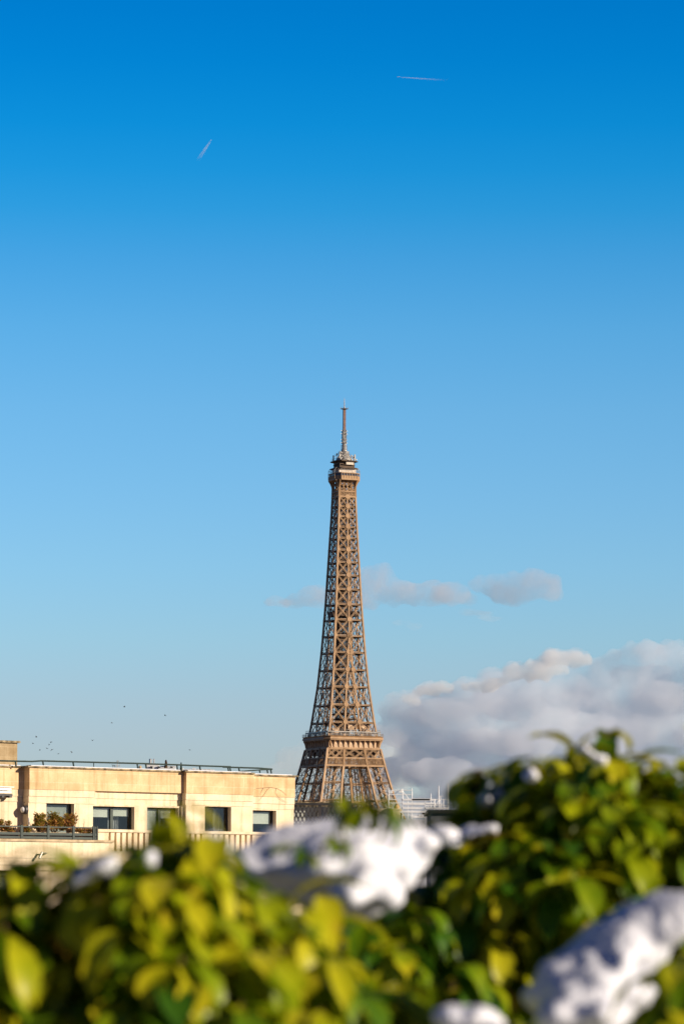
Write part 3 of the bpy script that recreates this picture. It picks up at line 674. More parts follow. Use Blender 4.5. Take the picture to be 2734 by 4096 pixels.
# chimney block on the roof
ca = FX(70, 3010, -1.2); zt_ = FZ(40, z5(0, 133)[1], -1.2)
ch = MB(); ch.box(ca - 4.5, ca, 1.2, 3.2, ZP, zt_); c_ = ch.build('chimney', CHIM, bld)
c2 = MB(); c2.box(ca - 4.6, ca + .1, 1.1, 3.3, zt_, zt_ + .09); c2.build('chimney_cap', COPING, c_)
# roof railing
PRR = -.25
def rp(px, py, p=PRR): s, z_ = fs(px, py, p); return Vector((s, -p, z_))
g2 = MB()
def rail(ptsz, fn, r=.045): g2.tube([rp(*fn(x, y)) for x, y in ptsz], r, 6)
rail([(-900, 296), (0, 322), (335, 329), (430, 323), (1568, 353)], z5, .042)
for x, y0, y1 in ((165, 325, 372), (452, 326, 372), (768, 336, 378), (1437, 350, 402), (1527, 352, 405)): g2.tube([rp(*z5(x - 3, y0)), rp(*z5(x + 6, y1 + 12))], .035)
g2.tube([rp(*z5(981, 345)), rp(*z5(981, 395))], .02)
rail([(0, 342), (320, 352), (552, 362), (865, 372)], z6, .042); rail([(790, 375), (1150, 386), (1285, 397)], z6, .042); rail([(960, 419), (1170, 403), (1285, 398)], z6, .035)
for x, y0, y1 in ((8, 345, 395), (322, 352, 400), (553, 366, 408), (838, 376, 412), (858, 376, 412), (948, 385, 418), (1155, 400, 425), (1233, 400, 430), (1270, 398, 432)): g2.tube([rp(*z6(x, y0)), rp(*z6(x + 8, y1 + 8))], .035)
g2.build('roof_railing', GREENM, bld)['label'] = 'green tube railing along the roof edge'
# round wall lamp on the return face of the bay
zl = FZ(103, z5(0, 834)[1], -.2)
def thing_f(name, s, p, z_, label, cat, group=None):
    q = O0 + U * s + NV * p; return empty(name, (q.x, q.y, z_), label, cat, FAZ, group)
lm = thing_f('wall_lamp', SB0, -.26, zl, 'round black bulkhead lamp on the shaded side of the stone bay', 'lamp')
m = MB(); m.lathe([(.02, 0), (.2, 0), (.2, .12), (.17, .16), (.12, .16)], (0, 0, 0), 18)
mm = MB(); mm.add([(-v[2], v[0], v[1]) for v in m.v], [f[::-1] for f in m.f]); mm.build('lamp_body', BLACKM, lm)
m = MB(); m.lathe([(.14, .15), (.13, .2), (.08, .25), (.02, .27)], (0, 0, 0), 18)
mm = MB(); mm.add([(-v[2], v[0], v[1]) for v in m.v], [f[::-1] for f in m.f]); mm.build('lens', WHITEM, lm, True)
# rolled awning
a1 = FX(z5(148, 0)[0], 3170, PA + .25); az = FZ(30, z5(0, 655)[1], PA + .2)
aw = thing_f('awning', a1, PA, az, 'white retractable awning rolled in against the wall at the left edge', 'awning')
m = MB(); m.box(-3.4, -.12, -.24, -.02, .1, .2); m.box(-3.4, 0, -.28, -.1, .23, .27); m.box(-3.4, -.15, -.3, -.22, -.02, .06); m.build('cassette', WHITEM, aw)
m = MB(); m.box(-3.3, -.1, -.30, -.05, -.14, -.05)
for x in (-.2, -.6, -1.2, -2): m.box(x - .08, x + .05, -.34, -.05, -.22, -.14)
m.tube([(-.25, -.2, -.1), (-1.0, -.35, -.2), (-1.5, -.2, -.12)], .03); m.build('folding_arm', BLACKM, aw)
# waste spout on the lower wall
s1_, zz = fs(*z5(420, 1288), PL + .1)
sp_ = thing_f('flood_lamp', s1_, PL, zz, 'small bent grey lamp arm sticking out of the lower stone wall', 'lamp')
m = MB(); m.tube([(.28, -.02, -.03), (.3, -.14, .0), (.0, -.22, .03)], .035); m.tube([(.03, -.22, .04), (-.14, -.26, -.22)], [.05, .06], 8); m.build('lamp_arm', STEEL, sp_)
# white parasol pole
s1_, zz = fs(*z5(291, 960), .25); pl_ = thing_f('pole', s1_, .35, ZTER, 'thin white pole standing on the terrace beside the shaded return', 'pole')
m = MB(); m.tube([(0, 0, 0), (0, 0, FZ(*z5(291, 915), .35) - ZTER)], .035); m.tube([(0, 0, 0), (0, 0, .08)], .2, 12); m.build('shaft', WHITEM, pl_)

# rooftop things: all stand on one farther roof, seen just over the coping
FD = 520.0; FK = FD / F
fb = at(640, 3090, FD); ZFR = fb.z - 1.2
fbd = empty('distant_building', (fb.x, fb.y, 0), 'white rendered building far behind, only its roof edge rising over the long coping', 'building')
m = MB(); m.box(-9.5, 9.5, -1, 12, 0, ZFR); m.build('wall', STONE2, fbd)
m = MB(); m.box(-9.5, 9.5, -1.1, -.8, ZFR, ZFR + .15); m.build('roof_edge', WHITEM, fbd)
FLUE = mat('flue_metal', (.55, .54, .52), .3, (.70, .66, .60), 3, metallic=.8)
def far(name, px, label, cat): q = at(px, 3090, FD); return empty(name, (q.x, q.y, ZFR), label, cat)
def fh(py): return at(640, py, FD).z - ZFR
ft = far('ventilation_house', z6(75, 0)[0], 'white rooftop ventilation box with two shiny metal flues', 'roof vent'); hb = fh(z6(0, 347)[1])
m = MB(); m.box(-1.0, 1.0, 0, 1.8, 0, hb); m.box(-1.05, 1.05, -.05, 1.85, hb, hb + .06); m.box(1.0, 3.6, .3, 1.5, 0, hb - .35); m.box(1.25, 3.7, .2, 1.6, hb - .35, hb - .25)
for k in range(6): m.box(1.1 + k * .42, 1.3 + k * .42, .2, .32, hb - .9, hb - .45)
m.build('housing', WHITEM, ft)
for x, r_ in ((-.36, .21), (.2, .11)):
    m = MB(); m.lathe([(r_, 0.0), (r_, .72), (r_ * 1.15, .72), (r_ * 1.15, .78), (r_ * .7, .82)], (x, .6, hb + .06), 14); m.build('flue', FLUE, ft)
for x in (-.15, 1.0, 3.0):
    m = MB(); a = [(x - .22, -.3, 0), (x + .22, -.3, 0), (x + .22, -.05, 0), (x - .22, -.05, 0), (x - .16, -.25, hb - .3), (x + .2, -.25, hb - .35), (x + .2, -.1, hb - .35), (x - .16, -.1, hb - .3)]
    m.add(a, [(0,3,2,1),(4,5,6,7),(0,1,5,4),(1,2,6,5),(2,3,7,6),(3,0,4,7)]); m.build('cover', BLACKM, ft)
for px, py, label, br_ in ((z6(212, 0)[0], z6(0, 308)[1], 'brown clipped conifer on the far roof beside the metal flues', 1), (z6(365, 0)[0], z6(0, 333)[1], 'small dark green cone conifer on the far roof above the dark downpipe slot', 0)):
    t = far('conifer', px, label, 'tree'); h = fh(py); rnd = random.Random(int(px)); m = MB()
    for k in range(1100):
        f = rnd.random() ** .8; z_ = .3 + f * (h - .3); r_ = (.33 if br_ else .26) * (1 - f) ** (.45 if br_ else .8) * rnd.uniform(.7, 1.1) + .02; a_ = rnd.uniform(0, 6.283)
        c_ = Vector((r_ * math.cos(a_), r_ * math.sin(a_), z_)); d_ = Vector((math.cos(a_) * .5, math.sin(a_) * .5, 1)).normalized() * .14; e_ = Vector((-math.sin(a_), math.cos(a_), 0)) * .045
        m.add([c_ - e_, c_ + e_, c_ + d_], [(0, 1, 2)], rnd.random())
    m.build('crown', leaf_mat('conifer_%d' % br_, [(0, (.06, .03, .012)), (1, (.20, .10, .035))] if br_ else [(0, (.01, .03, .012)), (1, (.045, .09, .03))], .1), t)
    m = MB(); m.tube([(0, 0, 0), (0, 0, h * .9)], [.05, .01]); m.build('trunk', COPING, t)
t = far('stone_finial', z5(1465, 0)[0], 'small weathered stone finial poking up behind the roof railing', 'finial'); h = fh(z5(0, 371)[1])
m = MB(); m.lathe([(.3, 0), (.3, h * .6), (.38, h * .63), (.34, h * .72), (.16, h * .78), (.26, h * .86), (.22, h * .93), (.05, h)], (0, 0, 0), 12); m.build('carved_top', COPING2, t)
t = far('roof_aerial', z5(1230, 0)[0], 'tall thin rooftop television aerial crossing the green railing', 'aerial'); h = fh(z5(0, 318)[1]); m = MB()
m.tube([(0, 0, 0), (0, 0, h)], .05); m.tube([(-.25, 0, h - .15), (.25, 0, h - .15)], .05); m.tube([(-.3, 0, h - .9), (.3, 0, h - .9)], .04); m.tube([(.35, 0, 0), (.35, 0, h - .3)], .03); m.tube([(-.2, 0, 0), (-.2, 0, h - .6)], .03); m.build('mast', STEEL, t)
t = far('roof_aerial', z5(1187, 0)[0], 'low rooftop aerial with bent bars left of the tall one', 'aerial'); h = fh(z5(0, 367)[1]); m = MB()
m.tube([(-.3, 0, h), (.25, 0, h - .1)], .04); m.tube([(.25, 0, h - .1), (.3, 0, 0)], .04); m.tube([(-.1, 0, h), (-.1, 0, h - .4)], .04); m.tube([(.1, 0, h), (.1, 0, h - .4)], .04); m.build('mast', BLACKM, t)
t = far('skylight', z6(280, 0)[0], 'low white skylight strip on the far roof behind the conifers', 'skylight'); h = fh(z6(0, 398)[1]); k = 0.0; m = MB(); wd_ = (700 - 280) / 2.529 * FK
m.box(0, wd_, 0, 1, 0, h)
while k < wd_ - .6: m.box(k, k + .45, -.04, .9, h, h + .08 + .16 * (int(k * 3) % 3 == 0) * (k < 3.2)); k += .62
m.build('frame', WHITEM, t)
t = far('skylight', z6(140, 0)[0], 'short white roof kerb left of the brown conifer', 'skylight'); h = fh(z6(0, 386)[1]); m = MB(); m.box(0, 2.6, -.5, .1, 0, h); m.box(.3, .8, -.5, -.1, h, h + .12); m.build('frame', WHITEM, t)

# ---------------------------------------------------------------- plants
LEAFW = [(0.0, (.05, .07, .012)), (.35, (.16, .17, .02)), (.6, (.36, .24, .04)), (.85, (.42, .17, .05)), (1, (.50, .26, .12))]
BALC = leaf_mat('oleander_leaf', LEAFW, .25, .5)
TWIG = mat('twig_bark', (.12, .07, .04), .9, (.2, .13, .08), 20)
def potplant(px0, px1, pytop, p, label, n, lf=.13, lean=0.35, bias=0.0, seed=0, cat='plant', name='potted_shrub'):
    rnd = random.Random(seed); s0 = FX(px0, 3300, p); s1 = FX(px1, 3300, p); sm_ = (s0 + s1) / 2; zt_ = FZ((px0 + px1) / 2, pytop, p)
    t = thing_f(name, sm_, p, ZTER, label, cat); hw = (s1 - s0) / 2 * 1.1; h = (zt_ - ZTER) * 1.13
    fo = MB(); st = MB()
    for i in range(n):
        bx = rnd.uniform(-.5, .5) * hw; tx = bx + rnd.uniform(-.55, .55) * hw; tx = max(-hw, min(hw, tx)); hh = h * rnd.uniform(.55, 1.0) * (1 - .25 * abs(tx / hw) ** 2)
        ty = rnd.uniform(-.3, .3)
        pts = [Vector((bx * .4, 0, .35)), Vector(((bx + tx) / 2, ty * .5, .35 + (hh - .35) * .5)), Vector((tx, ty, hh - .08))]
        st.tube(pts, [.016, .011, .006], 4)
        for k in range(95):
            f = .25 + .75 * rnd.random() ** .7
            c_ = pts[0].lerp(pts[1], f * 2) if f < .5 else pts[1].lerp(pts[2], f * 2 - 1)
            a_ = rnd.uniform(0, 6.283); up = rnd.uniform(.2, 1.1); c_ = c_ + Vector((rnd.gauss(0, .05), rnd.gauss(0, .05), rnd.gauss(0, .03)))
            d_ = Vector((math.cos(a_), math.sin(a_) * .8, up)).normalized(); e_ = d_.cross(Vector((rnd.uniform(-1, 1), rnd.uniform(-1, 1), 1))).normalized() * lf * .2; l_ = lf * rnd.uniform(.7, 1.25)
            tint = min(1, max(0, rnd.gauss(.47 + bias + .35 * (1 - f), .2)))
            fo.add([c_, c_ + d_ * l_ * .5 + e_, c_ + d_ * l_, c_ + d_ * l_ * .5 - e_], [(0, 1, 2, 3)], tint)
    st.tube([(-hw * .22, 0, .35), (hw * .22, 0, .35)], .035, 6)
    fo.build('foliage', BALC, t); st.build('stems', TWIG, t)
    b_ = MB(); pw = min(hw * .8, .45); b_.prism([(-pw, -.16), (pw, -.16), (pw, .16), (-pw, .16)], 0, .38, [(-pw - .03, -.19), (pw + .03, -.19), (pw + .03, .19), (-pw - .03, .19)]); b_.build('planter', COPING2, t)
Z5 = lambda v: v / 2.613
potplant(Z5(335), Z5(480), z5(0, 880)[1], 1.0, 'tall thin-leaved shrub on the terrace next to the shaded recess', 12, seed=1)
potplant(Z5(480), Z5(650), z5(0, 865)[1], 1.0, 'dense green and orange shrub in front of the grey blind', 16, seed=2, bias=.05)
potplant(Z5(630), Z5(815), z5(0, 880)[1], 1.0, 'reddish shrub at the right of the terrace trio, below a bare vine', 15, seed=3, bias=.18)
potplant(Z5(825), Z5(965), z5(0, 1030)[1], 1.0, 'low dark red shrub behind the right end of the terrace railing', 11, .1, seed=4, bias=.2)
potplant(Z5(225), Z5(330), z5(0, 1000)[1], 1.05, 'short bushy shrub at the foot of the shaded recess', 9, seed=5)
potplant(Z5(-30), Z5(95), z5(0, 950)[1], 1.0, 'sparse shrub at the left edge of the terrace', 7, seed=6, bias=.12)
potplant(Z5(70), Z5(170), z5(0, 1035)[1], 1.05, 'low pinkish shrub behind the railing near the left edge', 6, .1, seed=7, bias=.2)
potplant(Z5(-300), Z5(-60), z5(0, 940)[1], 1.0, 'wide shrub further along the terrace past the left edge', 12, seed=8)
VINE = mat('dry_vine_bark', (.34, .21, .12), .9, (.45, .30, .18), 20)
def vine(name, pts_list, label, r=.009):
    s0, z0_ = pts_list[0][0][0], pts_list[0][0][1]; t = thing_f(name, s0, .0, z0_, label, 'plant')
    for pl in pts_list: m = MB(); m.tube([(a - s0, -q, b - z0_) for a, b, q in pl], [r] + [r * .8] * (len(pl) - 2) + [r * .4], 4); m.build('stem', VINE, t)
def vp(fn, p, *xy): return [(*fs(*fn(x, y), p), p) for x, y in xy]
vine('bare_vine', [vp(z6, PD + .03, (1080, 612), (1130, 590), (1200, 585), (1270, 580), (1340, 592), (1390, 620), (1430, 660)), vp(z6, PD + .03, (1270, 580), (1240, 600), (1200, 660), (1150, 720)),
     vp(z6, PD + .03, (1330, 590), (1320, 630), (1350, 680), (1400, 715), (1450, 735)), vp(z6, PD + .03, (1200, 585), (1180, 620), (1165, 660))], 'bare brown vine stems spread over the right end of the stone parapet')
vine('climbing_twig', [vp(z5, .1, (782, 920), (792, 880), (790, 840), (800, 790)), vp(z5, .1, (792, 880), (805, 840))], 'thin bare twig climbing beside the curtained window')
vine('dry_stalk', [vp(z5, .8, (880, 1060), (878, 1000), (882, 965), (879, 930)), vp(z5, .8, (879, 1000), (868, 975))], 'thin dry stalk standing between the two right terrace shrubs', .012)
# ================================================================ roofs behind the hedge
def wbox(m, c, sx, sy, z0, z1): m.box(c.x - sx / 2, c.x + sx / 2, c.y, c.y + sy, z0, z1)
ground = MB(); ground.add([(-60000, -4000, 0), (60000, -4000, 0), (60000, 60000, 0), (-60000, 60000, 0)], [(0, 1, 2, 3)])
tag(ground.build('ground', mat('ground', (.10, .10, .09), .95, (.22, .20, .18), .02)), kind='structure')
# trellis on the roof in front of the tower
TDIS = 172.0
t0 = at(1152, 3262, TDIS); t1 = at(1470, 3262, TDIS)
tr = empty('trellis_fence', (t0.x, t0.y, t0.z), 'dark rooftop trellis fence with pale panels, in front of the tower foot', 'fence')
wd = t1.x - t0.x; ht = at(1300, 3222, TDIS).z - t0.z
m = MB(); m.box(-.3, wd, -.12, .12, ht, ht + .13); m.box(-.3, wd, -.05, .05, -.5, -.4)
for px in (1163, 1278, 1339, 1403, 1465): x = at(px, 3262, TDIS).x - t0.x; m.box(x - .09, x + .09, -.1, .1, -1.5, ht)
m.build('frame', BLACKM, tr)
m = MB(); k = 0
x = 0.0
while x < wd - .3:
    if int(x / .13) % 6 < 5: m.bar((x, -.03, -.4), (x + .42, -.03, ht), .035, .02, (0, 1, 0)); m.bar((x + .42, -.05, -.4), (x, -.05, ht), .035, .02, (0, 1, 0))
    x += .21
m.build('lattice', BLACKM, tr)
m = MB(); m.box(.15, wd, .18, .22, -1.4, ht - .05); m.build('panel', mat('pale_panel', (.50, .53, .50), .6, (.60, .62, .58), 1), tr)
for px in (1193, 1205, 1305, 1362):
    b0 = at(px, 3222, TDIS + 2); b = tag(MB().build('x', WHITEM), None)
    bpy.data.objects.remove(b)
hw_ = MB()
for px in (1193, 1205): b0 = at(px, 3228, TDIS) - t0; hw_.box(b0.x - .03, b0.x + .03, .3, .36, b0.z - 1, b0.z + .35)
hw_.box(-.2, 2.6, .5, 3, -1.5, ht + .2); hw_.build('coping', COPING, tr)
lb = MB(); c = at(1310, 3262, TDIS); lb.box(c.x - 2.4, c.x + 2.4, c.y + .6, c.y + 14, 0, t0.z - .45)
tag(lb.build('roof_block', STONE2), 'stone block carrying the trellis fence, mostly hidden by the hedge', 'building')
# cream chimney post
c = at(1585, 3240, 300); pz = at(1585, 3226, 300).z
t = empty('chimney_stack', (c.x, c.y, 0), 'cream chimney stub with a clay pot by the tower foot', 'chimney')
m = MB(); m.box(-6.5, .3, .8, 6, 0, at(1500, 3232, 300).z); m.box(-.35, .35, 0, .8, 0, pz - .3); m.box(-.42, .42, -.06, .86, pz - .3, pz - .2); m.build('stack', STONE2, t)
m = MB(); m.lathe([(.2, pz - .2), (.24, pz), (.14, pz + .15)], (0, .4, 0), 10); m.build('pot', mat('clay', (.42, .25, .13), .8, (.5, .32, .18), 4), t)
# scaffold
SDIS = 400.0
def sx(v, y): return at(1550 + v / 3.92, 3100 + y / 3.92, SDIS)
base = sx(480, 700); roofz = base.z
scf = empty('scaffold', (base.x, base.y, roofz), 'bright metal scaffold with white planks on a roof right of the tower', 'scaffold')
def sp(v, y, dy=0.0): q = sx(v, y); return Vector((q.x - base.x, dy, q.z - roofz))
m = MB()
for v, yt in ((10, 200), (228, 215), (310, 395), (378, 205), (585, 385), (630, 490), (672, 290), (718, 385), (738, 375), (795, 168), (822, 340), (870, 385), (942, 150)):
    m.tube([sp(v, yt), sp(v, 700)], .06, 6); m.tube([sp(v + 8, yt + 60, 1.4), sp(v + 8, 700, 1.4)], .05, 6)
for v0, v1, y in ((10, 370, 240), (10, 365, 308), (10, 940, 385), (10, 730, 440), (10, 940, 518), (10, 660, 575), (720, 870, 455), (230, 660, 630), (360, 660, 655), (800, 870, 333), (590, 940, 480)):
    m.tube([sp(v0, y), sp(v1, y)], .055, 6)
for a, b in (((60, 330), (165, 250)), ((230, 250), (335, 380)), ((745, 500), (790, 395)), ((815, 395), (840, 500)), ((745, 455), (865, 455)), ((800, 380), (815, 410))): m.tube([sp(*a, .7), sp(*b, .7)], .05, 6)
m.build('poles', mat('galvanised_tube', (.86, .86, .86), .5, (.74, .74, .74), 1.0), scf)
m = MB()
for v0, v1, y in ((230, 740, 388), (378, 660, 383), (228, 580, 455), (590, 730, 447), (150, 660, 577), (230, 530, 520), (590, 940, 522), (480, 660, 634), (360, 660, 658)):
    a, b = sp(v0, y), sp(v1, y); m.box(a.x, b.x, -.1, 1.3, a.z - .1, a.z + .12)
for v0, v1, y in ((12, 75, 262), (165, 228, 250)):
    a, b = sp(v0, y), sp(v1, y); m.add([(a.x, -.1, a.z - .2), (b.x, -.1, b.z - .2), (b.x, .6, b.z - .2), (a.x, .6, a.z - .2), (a.x + .4, -.1, a.z + .25), (b.x, -.1, b.z + .25), (b.x, .6, b.z + .25), (a.x + .4, .6, a.z + .25)], [(0,3,2,1),(4,5,6,7),(0,1,5,4),(1,2,6,5),(2,3,7,6),(3,0,4,7)])
m.build('planks', WHITEM, scf)
m = MB(); a, b = sp(540, 612), sp(630, 590); m.box(a.x, b.x, .2, .9, a.z - .1, b.z); m.build('timber', TWIG, scf)
lb = MB(); lb.box(base.x - 16, base.x + 13, base.y - 2, base.y + 14, 0, roofz - .02)
tag(lb.build('scaffolded_building', mat('zinc_roof_white', (.5, .52, .58), .6, (.62, .62, .66), .5)), 'pale building carrying the scaffold, its roof barely above the hedge', 'building')
# grey rooftop box
c = at(1722, 3243, 85); 
t = empty('rooftop_box', (c.x, c.y, 0), 'plain grey rooftop plant box between the snow and the right shrub', 'building')
m = MB(); m.box(0, 3.4, 0, 4, 0, c.z - .06); m.build('wall', mat('grey_render', (.16, .17, .19), .8, (.22, .23, .25), 1.5), t)
m = MB(); m.box(-.08, 3.5, -.08, 4.08, c.z - .06, c.z + .02); m.build('coping', BLACKM, t)

# ================================================================ birds
BIRD = mat('dark_feathers', (.035, .035, .04), .8, (.07, .065, .065), 8)
def bird_mesh(flap, seed):
    m = MB(); m.tube([(-.16, 0, 0), (-.1, 0, .01), (0, 0, .015), (.1, 0, .01), (.17, 0, .02), (.2, 0, .015)], [.012, .045, .065, .05, .03, .006], 8)
    m.add([(-.12, -.02, .0), (-.12, .02, .0), (-.27, .06, .0), (-.27, -.06, .0), (-.12, 0, .02), (-.27, 0, .012)], [(0, 1, 2, 3), (0, 4, 5, 3), (1, 2, 5, 4), (3, 2, 5)])
    b = m.build('bird', BIRD)
    for sgn in (-1, 1):
        q = MB(); a1 = flap; a2 = flap * .2
        y1, z1 = .16 * math.cos(a1), .16 * math.sin(a1); y2, z2 = y1 + .2 * math.cos(a2), z1 + .2 * math.sin(a2)
        t = .008
        top = [(.08, .03, .02), (-.07, .03, .02), (.1, y1, z1 + .02), (-.06, y1, z1 + .02), (.0, y2, z2 + .02), (-.04, y2, z2 + .02)]
        q.add([(x, sgn * y, z + t) for x, y, z in top] + [(x, sgn * y, z - t) for x, y, z in top],
              [(0, 2, 3, 1), (2, 4, 5, 3), (7, 9, 8, 6), (9, 11, 10, 8), (0, 6, 8, 2), (2, 8, 10, 4), (1, 3, 9, 7), (3, 5, 11, 9), (4, 10, 11, 5), (0, 1, 7, 6)])
        q.build('wing', BIRD, b)
    return b
BP = [(497.6, 2828, 'highest of the birds, wings spread, flying alone'), (660.5, 2862, 'bird flying nearest to the tower at mid height'), (448, 2891, 'second highest dark bird of the left sky'),
      (146, 2948.5, 'topmost bird of the small flock at the left'), (133, 2974, 'leftmost bird of the small flock'), (205.5, 2968, 'dark bird at the upper right of the small flock'),
      (197.5, 2979.6, 'tiny bird in the middle of the small flock'), (188.5, 2993.8, 'bird gliding level near the bottom of the small flock'), (208, 2998.5, 'bird at the lower right of the tight cluster'),
      (160, 3001, 'tiniest and lowest left bird of the flock'), (234, 3015.5, 'lowest bird, just above the roof railing left'), (286.7, 3007.5, 'bird apart at the right of the small flock, wings in a v'),
      (370, 2962.6, 'compact dark bird alone above the roof, right of the flock'), (759, 3000, 'bird alone above the right half of the roof railing')]
rnd = random.Random(5); protos = [bird_mesh(f, 0) for f in (.9, .25, -.5)]
used = [False] * 3
for i, (px, py, label) in enumerate(BP):
    k = i % 3; src = protos[k]
    if used[k]:
        b = src.copy(); col.objects.link(b)
        for chd in src.children: c_ = chd.copy(); c_.parent = b; col.objects.link(c_)
    else: b = src; used[k] = True
    b.location = at(px, py, 650 + rnd.uniform(-60, 60)); b.rotation_euler = (rnd.uniform(-.5, .5), rnd.uniform(-.4, .3), rnd.uniform(0, 6.28))
    sc_ = 1.1 if i not in (6, 9, 4) else .8; b.scale = (sc_,) * 3
    tag(b, label, 'bird', 'birds circling above the roof')

# ================================================================ aircraft and trails, far up
def vol_mat(name, density, color=(1, 1, 1), grad=None, nscale=None, lo=.4, hi=.6, aniso=0.2, step=1.0):
    m = bpy.data.materials.new(name); m.use_nodes = True; n = m.node_tree.nodes; l = m.node_tree.links; n.clear()
    m.cycles.volume_step_rate = step
    o = n.new('ShaderNodeOutputMaterial'); v = n.new('ShaderNodeVolumePrincipled'); v.inputs['Color'].default_value = (*color, 1); v.inputs['Density'].default_value = density; v.inputs['Anisotropy'].default_value = aniso
    l.new(v.outputs[0], o.inputs['Volume'])
    tc = n.new('ShaderNodeTexCoord'); val = None
    if grad:
        sp = n.new('ShaderNodeSeparateXYZ'); l.new(tc.outputs['Object'], sp.inputs[0]); r = n.new('ShaderNodeMapRange'); r.interpolation_type = 'SMOOTHSTEP'
        r.inputs['From Min'].default_value = grad[0]; r.inputs['From Max'].default_value = grad[1]; r.inputs['To Min'].default_value = density; r.inputs['To Max'].default_value = 0
        l.new(sp.outputs['X'], r.inputs['Value']); val = r.outputs[0]
    if nscale:
        nz = n.new('ShaderNodeTexNoise'); nz.inputs['Scale'].default_value = nscale; nz.inputs['Detail'].default_value = 5; nz.inputs['Roughness'].default_value = .6; l.new(tc.outputs['Object'], nz.inputs['Vector'])
        r = n.new('ShaderNodeMapRange'); r.inputs['From Min'].default_value = lo; r.inputs['From Max'].default_value = hi; r.inputs['To Min'].default_value = 0; r.inputs['To Max'].default_value = density
        l.new(nz.outputs['Fac'], r.inputs['Value']); val = r.outputs[0]
    if val is not None: l.new(val, v.inputs['Density'])
    return m
def airliner(p, direction, sc_, label):
    t = empty('airliner', p, label, 'airplane'); t.rotation_euler = direction.to_track_quat('X', 'Z').to_euler(); t.scale = (sc_,) * 3
    m = MB(); m.tube([(16, 0, 0), (15, 0, .1), (12, 0, .2), (-8, 0, .2), (-14, 0, .7), (-17, 0, 1.3)], [.2, 1.1, 1.9, 1.9, 1.1, .3], 12); m.build('fuselage', WHITEM, t)
    for s_ in (-1, 1):
        m = MB(); m.add([(4, s_ * 1, -.4), (-2.5, s_ * 1, -.4), (-7, s_ * 16, .8), (-5, s_ * 16, .8), (4, s_ * 1, .2), (-2.5, s_ * 1, .2), (-7, s_ * 16, 1.0), (-5, s_ * 16, 1.0)], [(0,1,2,3),(7,6,5,4),(0,4,5,1),(1,5,6,2),(2,6,7,3),(3,7,4,0)]); m.build('wing', WHITEM, t)
        m = MB(); m.tube([(3.2, s_ * 5.5, -1.4), (-.5, s_ * 5.5, -1.3)], [1.1, .7], 10); m.build('engine', STEEL, t)
    m = MB(); m.add([(-12, -.15, 1.4), (-16, -.15, 1.4), (-17.5, -.1, 7), (-15.5, -.1, 7), (-12, .15, 1.4), (-16, .15, 1.4), (-17.5, .1, 7), (-15.5, .1, 7)], [(0,1,2,3),(7,6,5,4),(0,4,5,1),(1,5,6,2),(2,6,7,3),(3,7,4,0)])
    m.add([(-13, -.3, 1.2), (-16, -6, 1.6), (-17.5, -6, 1.6), (-16.5, 0, 1.2), (-17.5, 6, 1.6), (-16, 6, 1.6), (-13, .3, 1.2)], [(0, 1, 2, 3, 4, 5, 6)]); m.build('tail', WHITEM, t)
def trail(a, b, r0, r1, dens, label, group=None):
    d = b - a; Ln = d.length; m = MB(); m.tube([(Ln * f, 0, 0) for f in (0, .02, .25, .5, .75, 1)], [r0 * .3, r0, r0 + (r1 - r0) * .25, r0 + (r1 - r0) * .5, r0 + (r1 - r0) * .75, r1], 12)
    o = m.build('contrail', vol_mat('trail_vapour', dens, grad=(Ln * .05, Ln * .9), step=.05), None, True); o.location = a; o.rotation_euler = d.to_track_quat('X', 'Z').to_euler()
    tag(o, label, 'contrail', group)
AD = 30000.0
pa, pb = at(1592, 307.5, AD), at(1596, 307.7, AD)
airliner(at(1592, 307.3, AD), (at(1500, 304, AD) - pa).normalized(), .8, 'tiny white airliner flying left at the head of the flat contrail')
trail(at(1602, 309, AD), at(1820, 323, AD), 5, 11, .028, 'thin nearly horizontal contrail high at the right, fading to the right')
AD2 = 26000.0
airliner(at(843.5, 561, AD2), (at(880, 505, AD2) - at(843, 561, AD2)).normalized(), .45, 'tiny pale airliner climbing at the head of the twin contrail')
trail(at(839, 565, AD2), at(776, 655, AD2), 3.0, 9, .06, 'left trail of the steep twin contrail at the upper left', 'twin contrail streaks')
trail(at(843.5, 565.5, AD2), at(786, 655, AD2), 3.0, 9, .055, 'right trail of the steep twin contrail at the upper left', 'twin contrail streaks')

# ================================================================ clouds: real volumes of vapour, lit by the sun
CD = 12000.0; KP = CD / F
def cloud(name, blobs, depth, voxel, nscale, namp, dens, label, seed, nz=None, lo=.35, hi=.6, flat=.6, color=(1, 1, 1)):
    cx_ = sum(b[0] for b in blobs) / len(blobs); cy_ = sum(b[1] for b in blobs) / len(blobs); c0 = at(cx_, cy_, depth); k = depth / F
    rnd = random.Random(seed); ells = []
    for x, y, rx, ry in blobs:
        q = at(x, y, depth) - c0; q.y += rnd.uniform(-.5, .5) * min(rx, 160) * k; ells.append((q, (rx * k, max(rx * .6, ry) * k, ry * k)))
    me = blob_mesh(ells, voxel, nscale, namp, seed); o = bpy.data.objects.new(name, me); o.location = c0; col.objects.link(o)
    m = vol_mat(name + '_vapour', dens, color, nscale=nz, lo=lo, hi=hi, aniso=0.0); me.materials.clear(); me.materials.append(m)
    tag(o, label, 'cloud'); return o
rnd = random.Random(21)
def scatter(x0, y0, x1, y1, rx, ry, n, jx, jy):
    return [(x0 + (x1 - x0) * (i + .5) / n + rnd.uniform(-jx, jx), y0 + (y1 - y0) * (i + .5) / n + rnd.uniform(-jy, jy), rx * rnd.uniform(.7, 1.2), ry * rnd.uniform(.7, 1.2)) for i in range(n)]
